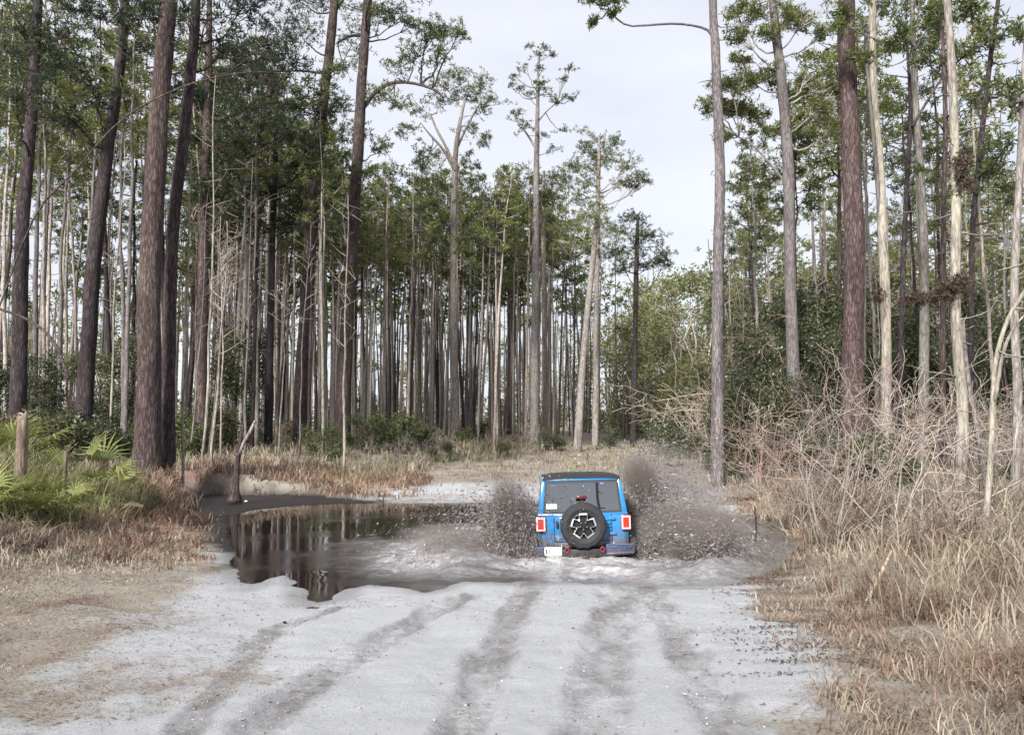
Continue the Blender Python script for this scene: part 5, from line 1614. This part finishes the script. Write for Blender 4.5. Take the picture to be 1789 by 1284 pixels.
# ---------------------------------------------------------------- grasses and litter
grng = np.random.default_rng(11)
def grass(name, label, n, per, xy, keep, h, lean, w, mat, rad=0.05):
    c = xy(n)
    p = np.repeat(c, per, 0) + grng.normal(size=(len(c) * per, 2)) * rad
    z, sd, sand, mud, trk, wet = heights(p[:, 0], p[:, 1], True)
    k = keep(p[:, 0], p[:, 1], sand, sd, mud) > grng.random(len(p))
    p, z = p[k], z[k]
    hh = h(p[:, 0], p[:, 1]) * np.repeat(0.6 + 0.8 * grng.random(len(c)), per)[k]
    q, ti = blades(p, z, hh, lean, w if np.isscalar(w) else w(p[:, 1]), grng) if not np.isscalar(w) else blades(p, z, hh, lean, np.full(len(p), w), grng)
    # a clump keeps to one colour, with a little spread
    tag(link(bpy.data.objects.new(name, soup_mesh(name, q, M[mat], ti))), label, 'grass', kind='stuff')
def uni(x0, x1, y0, y1, pw=1.0):
    return lambda n: np.stack([grng.uniform(x0, x1, n), y0 + (y1 - y0) * grng.random(n) ** pw], 1)
def off_r(a, b, y0, y1, pw=1.0):
    def f(n):
        y = y0 + (y1 - y0) * grng.random(n) ** pw
        return np.stack([xr(y) + grng.uniform(a, b, n), y], 1)
    return f
def off_l(a, b, y0, y1, pw=1.0):
    def f(n):
        y = y0 + (y1 - y0) * grng.random(n) ** pw
        return np.stack([xl(y) - grng.uniform(a, b, n), y], 1)
    return f
wd = lambda y: 0.006 + 0.0009 * y
bankr = lambda x, y, s, sd, m: (1 - s) * np.clip(0.35 + 1.6 * (fbm(x * 0.7, y * 0.7, 3) + 0.25), 0, 1) * (sd > 0.1)
bankl = lambda x, y, s, sd, m: (1 - s) * (1 - m) * np.clip(0.4 + 1.6 * (fbm(x * 0.6 + 5, y * 0.6, 3) + 0.2), 0, 1) * (sd > 0.15)
grass('dry_grass', 'tan dry grass in tangled clumps covering the right bank', 3600, 12, off_r(-0.2, 8, 5.0, 24, 1.3), bankr,
      lambda x, y: (0.12 + 0.34 * sstep(0.3, 2.2, x - xr(y))) * (0.55 + 1.1 * np.clip(0.5 + fbm(x * 0.9, y * 0.9, 3), 0, 1)), 1.1, wd, 'straw', 0.07)
grass('russet_grass', 'russet dead fern and grass along the right sand edge', 1300, 12, off_r(-0.3, 3.2, 6, 26, 1.2), bankr,
      lambda x, y: 0.12 + 0.30 * sstep(0.2, 1.8, x - xr(y)), 1.3, wd, 'straw_red', 0.07)
grass('dry_grass', 'short flattened straw-coloured grass on the near left bank', 9500, 12, off_l(-1.4, 6.5, 4.8, 15, 1.3), lambda x, y, s, sd, m: np.minimum(1, 0.25 + (1 - s)) * (1 - m) * (s < 0.93) * np.clip(0.5 + 1.6 * (fbm(x * 0.6 + 5, y * 0.6, 3) + 0.2), 0, 1) * (sd > 0.15),
      lambda x, y: 0.035 + 0.09 * sstep(0.8, 4.0, xl(y) - x), 2.2, lambda y: 0.003 + 0.0006 * y, 'straw', 0.12)
grass('green_grass', 'tall yellow-green grass tangled round the palmettos on the left bank', 1500, 12, off_l(2.4, 8.5, 14.6, 21), bankl,
      lambda x, y: 0.20 + 0.70 * sstep(1.2, 4, xl(y) - x), 0.7, wd, 'straw_green', 0.08)
grass('dry_grass', 'tangled tan grass and dead stems below the palmettos', 1700, 12, off_l(0.6, 7.5, 11.5, 17), bankl,
      lambda x, y: (0.10 + 0.40 * sstep(1.0, 4.5, xl(y) - x)) * sstep(10.5, 14.5, y), 1.0, wd, 'straw', 0.08)
grass('russet_grass', 'russet dead fern patch below the twin thick trunks', 1500, 12, off_l(-0.2, 5.5, 13.5, 27), bankl,
      lambda x, y: 0.14 + 0.26 * sstep(0.3, 3, xl(y) - x), 1.0, wd, 'straw_red', 0.08)
grass('dry_grass', 'pale tan broom grass along the far bank of the puddle', 5200, 10, uni(-26, 16, 26.5, 58, 1.2), lambda x, y, s, sd, m: (1 - 0.85 * s) * (1 - m) * np.clip(0.3 + 1.5 * (fbm(x * 0.3, y * 0.3, 3) + 0.25), 0, 1) * (sd > 0.2) * np.where((x > xl(y) + 1) & (x < xr(y) - 1), 0.55, 1),
      lambda x, y: np.where((x > xl(y) + 0.5) & (x < xr(y) - 0.5), 0.16, 0.36) + 0.0 * x, 0.7, wd, 'straw', 0.10)
grass('green_grass', 'olive grass mixed through the undergrowth before the pine stand', 2600, 10, uni(-30, 22, 30, 62), lambda x, y, s, sd, m: (1 - s) * (1 - m) * 0.8 * np.where((x > xl(y)) & (x < xr(y)), 0.15, 1),
      lambda x, y: 0.38 + 0 * x, 0.6, wd, 'straw_green', 0.12)
grass('russet_grass', 'russet grass strip on the far bank beside the dark mud', 650, 10, uni(-11, -3, 27, 34), lambda x, y, s, sd, m: (1 - 0.9 * s) * (1 - m) * (sd > 0.25),
      lambda x, y: 0.30 + 0 * x, 0.7, wd, 'straw_red', 0.10)
grass('green_grass', 'green tufts among the tan grass of the lower right bank', 1100, 10, off_r(0.8, 6, 5, 16), lambda x, y, s, sd, m: (1 - s) * np.clip(2.2 * (fbm(x * 0.8 + 31, y * 0.8, 3) + 0.08), 0, 1),
      lambda x, y: 0.20 + 0 * x, 1.2, wd, 'straw_green', 0.09)
grass('straggly_grass', 'tall straggly dry stems on the right bank below the trees', 700, 9, off_r(0.8, 9, 8, 26), bankr,
      lambda x, y: 0.55 + 0 * x, 0.6, wd, 'straw', 0.06)

def litter(name, label, n, xy, keep, mat, size):
    p = xy(n)
    z, sd, sand, mud, trk, wet = heights(p[:, 0], p[:, 1], True)
    k = keep(p[:, 0], p[:, 1], sand, sd, mud) > grng.random(len(p))
    p, z = p[k], z[k]
    N = len(p)
    a = grng.random(N) * 6.283
    d = np.stack([np.cos(a), np.sin(a), grng.normal(size=N) * 0.25], 1); s = np.stack([-np.sin(a), np.cos(a), grng.normal(size=N) * 0.3], 1)
    L = (size * (0.5 + grng.random(N)))[:, None]
    c = np.concatenate([p, (z + 0.012)[:, None]], 1)
    q = np.stack([c - d * L, c + s * L * 0.3, c + d * L, c - s * L * 0.3], 1)
    tag(link(bpy.data.objects.new(name, soup_mesh(name, q, M[mat], np.clip(grng.normal(0.45, 0.25, N), 0, 1)))), label, 'leaf litter', kind='stuff')
litter('leaf_litter', 'fallen brown leaves and pine straw along both edges of the sand', 26000, lambda n: np.concatenate([off_r(-1.3, 4, 5, 24)(n // 2), off_l(-1.6, 6, 5, 24)(n - n // 2)]),
       lambda x, y, s, sd, m: (1 - s * 0.93) * (sd > 0.05), 'leaf_dry', 0.022)

def clods(name, label, n, seed):
    """loose lumps of damp sand kicked up along the ruts and the water's edge"""
    r = np.random.default_rng(seed)
    P = []
    for Q, w, dep in RUTS:
        L = np.linalg.norm(np.diff(Q, axis=0), axis=1).sum(); m = int(n * L / 40)
        u = r.random(m); t = np.linspace(0, 1, len(Q))
        x = np.interp(u, t, Q[:, 0]) + r.normal(size=m) * w * 1.1; y = np.interp(u, t, Q[:, 1]) + r.normal(size=m) * 0.1
        P.append(np.stack([x, y], 1))
    m = n // 2
    P.append(np.stack([r.uniform(-4.5, 3.2, m), r.uniform(5, 12.5, m)], 1))
    P = np.concatenate(P)
    z, sd, sand, mud, trk, wet = heights(P[:, 0], P[:, 1], True)
    k = (sd > 0.05) & (sand > 0.4)
    P, z = P[k], z[k]; N = len(P)
    sz = np.clip(0.006 * np.exp(r.normal(size=N) * 0.5), 0.002, 0.018)
    OC = np.array([(1, 0, 0), (0, 1, 0), (-1, 0, 0), (0, -1, 0), (0, 0, 0.7), (0, 0, -0.7)], float)
    OF = np.array([(0, 1, 4), (1, 2, 4), (2, 3, 4), (3, 0, 4), (1, 0, 5), (2, 1, 5), (3, 2, 5), (0, 3, 5)])
    v = OC[None] * (1 + 0.3 * r.normal(size=(N, 6, 1))) * sz[:, None, None]
    a = r.random(N) * 6.283; ca, sa = np.cos(a)[:, None], np.sin(a)[:, None]
    v = np.stack([v[..., 0] * ca - v[..., 1] * sa, v[..., 0] * sa + v[..., 1] * ca, v[..., 2]], -1)
    v = v + np.concatenate([P, (z + sz * 0.3)[:, None]], 1)[:, None]
    tag(link(bpy.data.objects.new(name, soup_mesh(name, v[:, OF].reshape(-1, 3, 3), M['clod'], np.repeat(np.clip(r.normal(0.5, 0.3, N), 0, 1), 8)))), label, 'clods', kind='stuff')
M['clod'] = leafmat('clod', [(0.0, (0.10, 0.09, 0.08)), (0.5, (0.24, 0.225, 0.215)), (1.0, (0.36, 0.35, 0.345))], 0.0, 0.95, 0.0)
clods('sand_clods', 'loose lumps of damp sand strewn along the wheel ruts', 2600, 9)

litter('dark_litter', 'dark sodden leaves and twigs washed along the right edge of the sand', 7000, lambda n: np.stack([xr(np.linspace(7, 13.5, n)) + grng.normal(size=n) * 0.38 - 0.05, np.linspace(7, 13.5, n)], 1),
       lambda x, y, s, sd, m: np.clip(3.5 * (fbm(x * 0.9, y * 5.0, 3) + 0.02), 0, 1) * (sd > 0.03), 'moss', 0.020)
litter('dark_litter', 'dark crumbs of mud and leaf at the near lip of the puddle', 5000, lambda n: np.stack([grng.uniform(-4.2, 3.4, n), grng.uniform(10.6, 13.2, n)], 1),
       lambda x, y, s, sd, m: np.clip(4 * (fbm(x * 1.1, y * 3.0, 3) - 0.10), 0, 1) * (sd > 0.02) * (sd < 1.3), 'moss', 0.013)
# ================================================================ THE SPLASHES
def water_drop_mat(name, c0, c1, rough=0.3):
    m, nt, out = newmat(name)
    a = nd(nt, 'ShaderNodeAttribute', attribute_name='tint')
    c = ramp(nt, a.outputs['Fac'], [(0.0, c0), (1.0, c1)])
    p = nd(nt, 'ShaderNodeBsdfPrincipled', Roughness=rough)
    nt.links.new(c, p.inputs['Base Color'])
    nt.links.new(p.outputs[0], out.inputs['Surface'])
    return m
M['mud_drop'] = water_drop_mat('muddy_drops', (0.05, 0.042, 0.039), (0.26, 0.23, 0.22), 0.4)
M['clear_drop'] = water_drop_mat('silty_drops', (0.20, 0.18, 0.165), (0.56, 0.55, 0.54), 0.2)
OCT = np.array([(0.94, 0, -0.33), (-0.47, 0.82, -0.33), (-0.47, -0.82, -0.33), (0, 0, 1)], float)
OCF = np.array([(0, 2, 1), (0, 1, 3), (1, 2, 3), (2, 0, 3)])
def drops(p, vel, size, r, st=(1.5, 6.0)):
    """a drop or shred of water at every p, drawn out along its flight"""
    N = len(p)
    d = unit(vel + r.normal(size=(N, 3)) * 0.35); s = unit(np.cross(d, r.normal(size=(N, 3)))); q = np.cross(d, s)
    sc = size[:, None]
    o = OCT[None] * (1 + 0.35 * r.normal(size=(N, 4, 1)))
    L = r.uniform(*st, (N, 1, 1))
    v = p[:, None, :] + (o[..., 0:1] * s[:, None] + o[..., 1:2] * q[:, None] + o[..., 2:3] * d[:, None] * L) * sc[:, None]
    t = v[:, OCF].reshape(-1, 3, 3)
    return t, np.repeat(np.clip(r.normal(0.45, 0.27, N), 0, 1), 4)
def plume(name, label, jets, mat, seed):
    """jets: (origin, direction, spread, speed, number, size)"""
    r = np.random.default_rng(seed)
    T, I = [], []
    for (o, d, sp_, v, n, sz) in jets:
        n *= 5; sz *= 0.32
        o, d = np.array(o, float), unit(np.array(d, float))
        # shreds leave in bunches, so the plume breaks into ragged clumps
        nb = max(8, n // 260)
        bd = unit(d + r.normal(size=(nb, 3)) * sp_); bv = v * r.uniform(0.35, 1.05, nb); bt = r.uniform(0.12, 1.0, nb)
        i = r.integers(nb, size=n)
        vel = bd[i] * bv[i][:, None] * (1 + r.normal(size=(n, 1)) * 0.10) + r.normal(size=(n, 3)) * 0.35 * v * 0.12
        t = np.clip(bt[i] + r.normal(size=n) * 0.10, 0.02, 1.1)[:, None] * (v / 9.81) * 1.7
        p = o + r.normal(size=(n, 3)) * (0.14, 0.25, 0.03) + vel * t + np.array((0, 0, -4.9)) * t * t
        k = p[:, 2] > 0.0
        a, b = drops(p[k], (vel + np.array((0, 0, -9.81)) * t)[k], sz * np.exp(np.clip(r.normal(size=k.sum()) * 0.5 - 0.15, -2, 0.75)), r)
        T.append(a); I.append(b)
        # ropes and shreds of water still joined together
        for j in range(int(n / 200)):
            k2 = r.integers(nb)
            vv = bd[k2] * bv[k2] * r.uniform(0.8, 1.1) + r.normal(size=3) * 0.3
            t0 = bt[k2] * (v / 9.81) * 1.7 * r.uniform(0.5, 1.0); tt = t0 + np.linspace(0, 1, 7) * r.uniform(0.03, 0.10)
            pp = o + r.normal(size=3) * (0.14, 0.25, 0.03) + vv * tt[:, None] + np.array((0, 0, -4.9)) * (tt ** 2)[:, None] + r.normal(size=(7, 3)) * 0.022
            if pp[:, 2].min() < 0.0: continue
            q = tube_quads(pp, 0.010 * np.sin(np.linspace(0.25, 2.9, 7)) * r.uniform(0.4, 1.3) * (0.7 + 0.6 * r.random(7)), 5)
            T.append(q[:, [0, 1, 2]]); T.append(q[:, [0, 2, 3]])
            ti = np.full(len(q), np.clip(r.normal(0.35, 0.25), 0, 1)); I += [ti, ti]
    me = soup_mesh(name, np.concatenate(T), M[mat], np.concatenate(I))
    tag(link(bpy.data.objects.new(name, me)), label, 'splash', kind='stuff')
jl, jr = JX - 0.85, JX + 0.85
plume('mud_splash', 'dark brown muddy spray thrown up on the left of the car', [
    ((jl, JY + 0.5, 0.05), (-0.30, -0.05, 1.0), 0.20, 5.0, 4600, 0.017),
    ((jl - 0.15, JY + 0.5, 0.05), (-0.55, -0.05, 1.0), 0.20, 4.6, 3400, 0.017),
    ((jl - 0.2, JY + 0.4, 0.02), (-1.0, -0.25, 0.55), 0.26, 3.9, 4200, 0.014),
    ((jl - 0.1, JY + 0.2, 0.02), (-0.25, -0.3, 0.8), 0.35, 2.4, 1800, 0.016)], 'mud_drop', 1)
plume('silty_splash', 'pale fan of silty water skimming out to the left of the car', [
    ((jl - 0.8, JY + 0.3, 0.02), (-1.0, -0.3, 0.30), 0.22, 4.2, 2600, 0.009),
    ((jl - 1.6, JY - 0.1, 0.02), (-1.0, -0.5, 0.40), 0.30, 2.6, 1400, 0.009)], 'clear_drop', 2)
plume('mud_splash', 'broad dark muddy spray thrown up on the right of the car', [
    ((jr, JY + 0.4, 0.05), (0.70, -0.05, 0.75), 0.26, 4.6, 4400, 0.016),
    ((jr + 0.1, JY + 0.2, 0.02), (0.95, -0.15, 0.42), 0.26, 4.0, 4600, 0.016),
    ((jr + 0.05, JY + 1.6, 0.1), (0.22, 0.05, 1.0), 0.13, 6.0, 3600, 0.020),
    ((jr + 1.1, JY + 0.0, 0.02), (0.5, -0.1, 0.9), 0.22, 3.4, 2600, 0.020)], 'mud_drop', 3)
plume('silty_splash', 'pale brown drops flying off the right side of the spray', [
    ((jr + 0.6, JY + 0.6, 0.05), (0.9, 0.0, 0.7), 0.30, 4.6, 2000, 0.010)], 'mud_drop', 4)

def mist(label, c, rad, dens, col, rot=(0, 0, 0), seed=0, fr=1.6):
    """the finest spray: a drifting cloud of droplets"""
    bb = bmesh.new(); bmesh.ops.create_icosphere(bb, subdivisions=3, radius=1.0)
    b = MB().bm(bb)
    m, nt, out = newmat('spray_mist')
    tc = nd(nt, 'ShaderNodeTexCoord')
    ln = nd(nt, 'ShaderNodeVectorMath', operation='LENGTH')
    nt.links.new(tc.outputs['Object'], ln.inputs[0])
    fall = nd(nt, 'ShaderNodeMapRange'); fall.interpolation_type = 'SMOOTHSTEP'
    fall.inputs['From Min'].default_value = 0.25; fall.inputs['From Max'].default_value = 0.98
    fall.inputs['To Min'].default_value = 1.0; fall.inputs['To Max'].default_value = 0.0
    nt.links.new(ln.outputs['Value'], fall.inputs['Value'])
    nzz = noise(nt, mapping(nt, tc.outputs['Object'], (1.5, 1.5, 1.5), (seed * 3.1, 0, 0)), fr, 6, 0.7)
    g = mth(nt, 'MULTIPLY', mth(nt, 'SUBTRACT', nzz, 0.40), 4.5, True)
    v = nd(nt, 'ShaderNodeVolumePrincipled')
    v.inputs['Color'].default_value = (*col, 1)
    v.inputs['Anisotropy'].default_value = 0.2
    nt.links.new(mth(nt, 'MULTIPLY', mth(nt, 'MULTIPLY', fall.outputs[0], g), dens), v.inputs['Density'])
    nt.links.new(v.outputs[0], out.inputs['Volume'])
    o = b.build('spray_mist', [m])
    o.location = c; o.scale = rad; o.rotation_euler = rot
    tag(o, label, 'mist', kind='stuff')
mist('brown muddy spray cloud hanging low right of the car', (jr + 1.0, JY + 0.7, 0.32), (1.45, 1.2, 0.72), 9.0, (0.50, 0.45, 0.425), (0, R(-8), 0), 1, 2.6)
mist('dark clump of muddy spray at roof height right of the car', (jr + 0.28, JY + 1.3, 1.38), (0.45, 0.5, 0.52), 12.0, (0.40, 0.35, 0.32), (0, 0, 0), 4, 3.6)
mist('pale mist drifting high behind the right spray', (jr + 1.2, JY + 2.9, 1.05), (1.5, 1.3, 1.0), 2.4, (0.64, 0.59, 0.57), (0, R(20), 0), 2, 1.6)
mist('dark muddy plume beside the left rear wheel', (jl - 0.42, JY + 0.6, 0.72), (0.55, 0.6, 0.85), 12.0, (0.36, 0.31, 0.29), (0, R(-10), 0), 3, 3.2)
mist('brown spray skimming over the water left of the car', (jl - 1.25, JY + 0.25, 0.18), (1.25, 0.9, 0.42), 6.5, (0.52, 0.475, 0.455), (0, R(12), 0), 5, 2.6)

# pines beside the track behind the viewpoint (the rear window mirrors them)
for i, (x, y, k) in enumerate(((3.6, -16, 3), (6.2, -9, 7), (5.4, -24, 12), (-1.5, -34, 5))):
    tree_thing('pine_tree', (x, y, Hz(x, y)), VAR[k][3], VAR[k][4], 'pine mirrored in the rear window of the car', 'pine tree', 'pines behind the viewpoint', i * 1.3, 1.0)

# ---------------------------------------------------------------- look-alikes are told apart by their order across the view
ORD = ['first', 'second', 'third', 'fourth', 'fifth', 'sixth', 'seventh', 'eighth', 'ninth', 'tenth', 'eleventh', 'twelfth', 'thirteenth', 'fourteenth', 'fifteenth']
by_label = {}
for o in scene.objects:
    if o.parent is None and o.get('label') and o.get('group'):
        by_label.setdefault(o['label'], []).append(o)
for lab, os_ in by_label.items():
    if len(os_) < 2: continue
    os_.sort(key=lambda o: o.location.x / o.location.y)
    for i, o in enumerate(os_):
        o['label'] = f'{lab}, {ORD[min(i, 14)]} from the left'
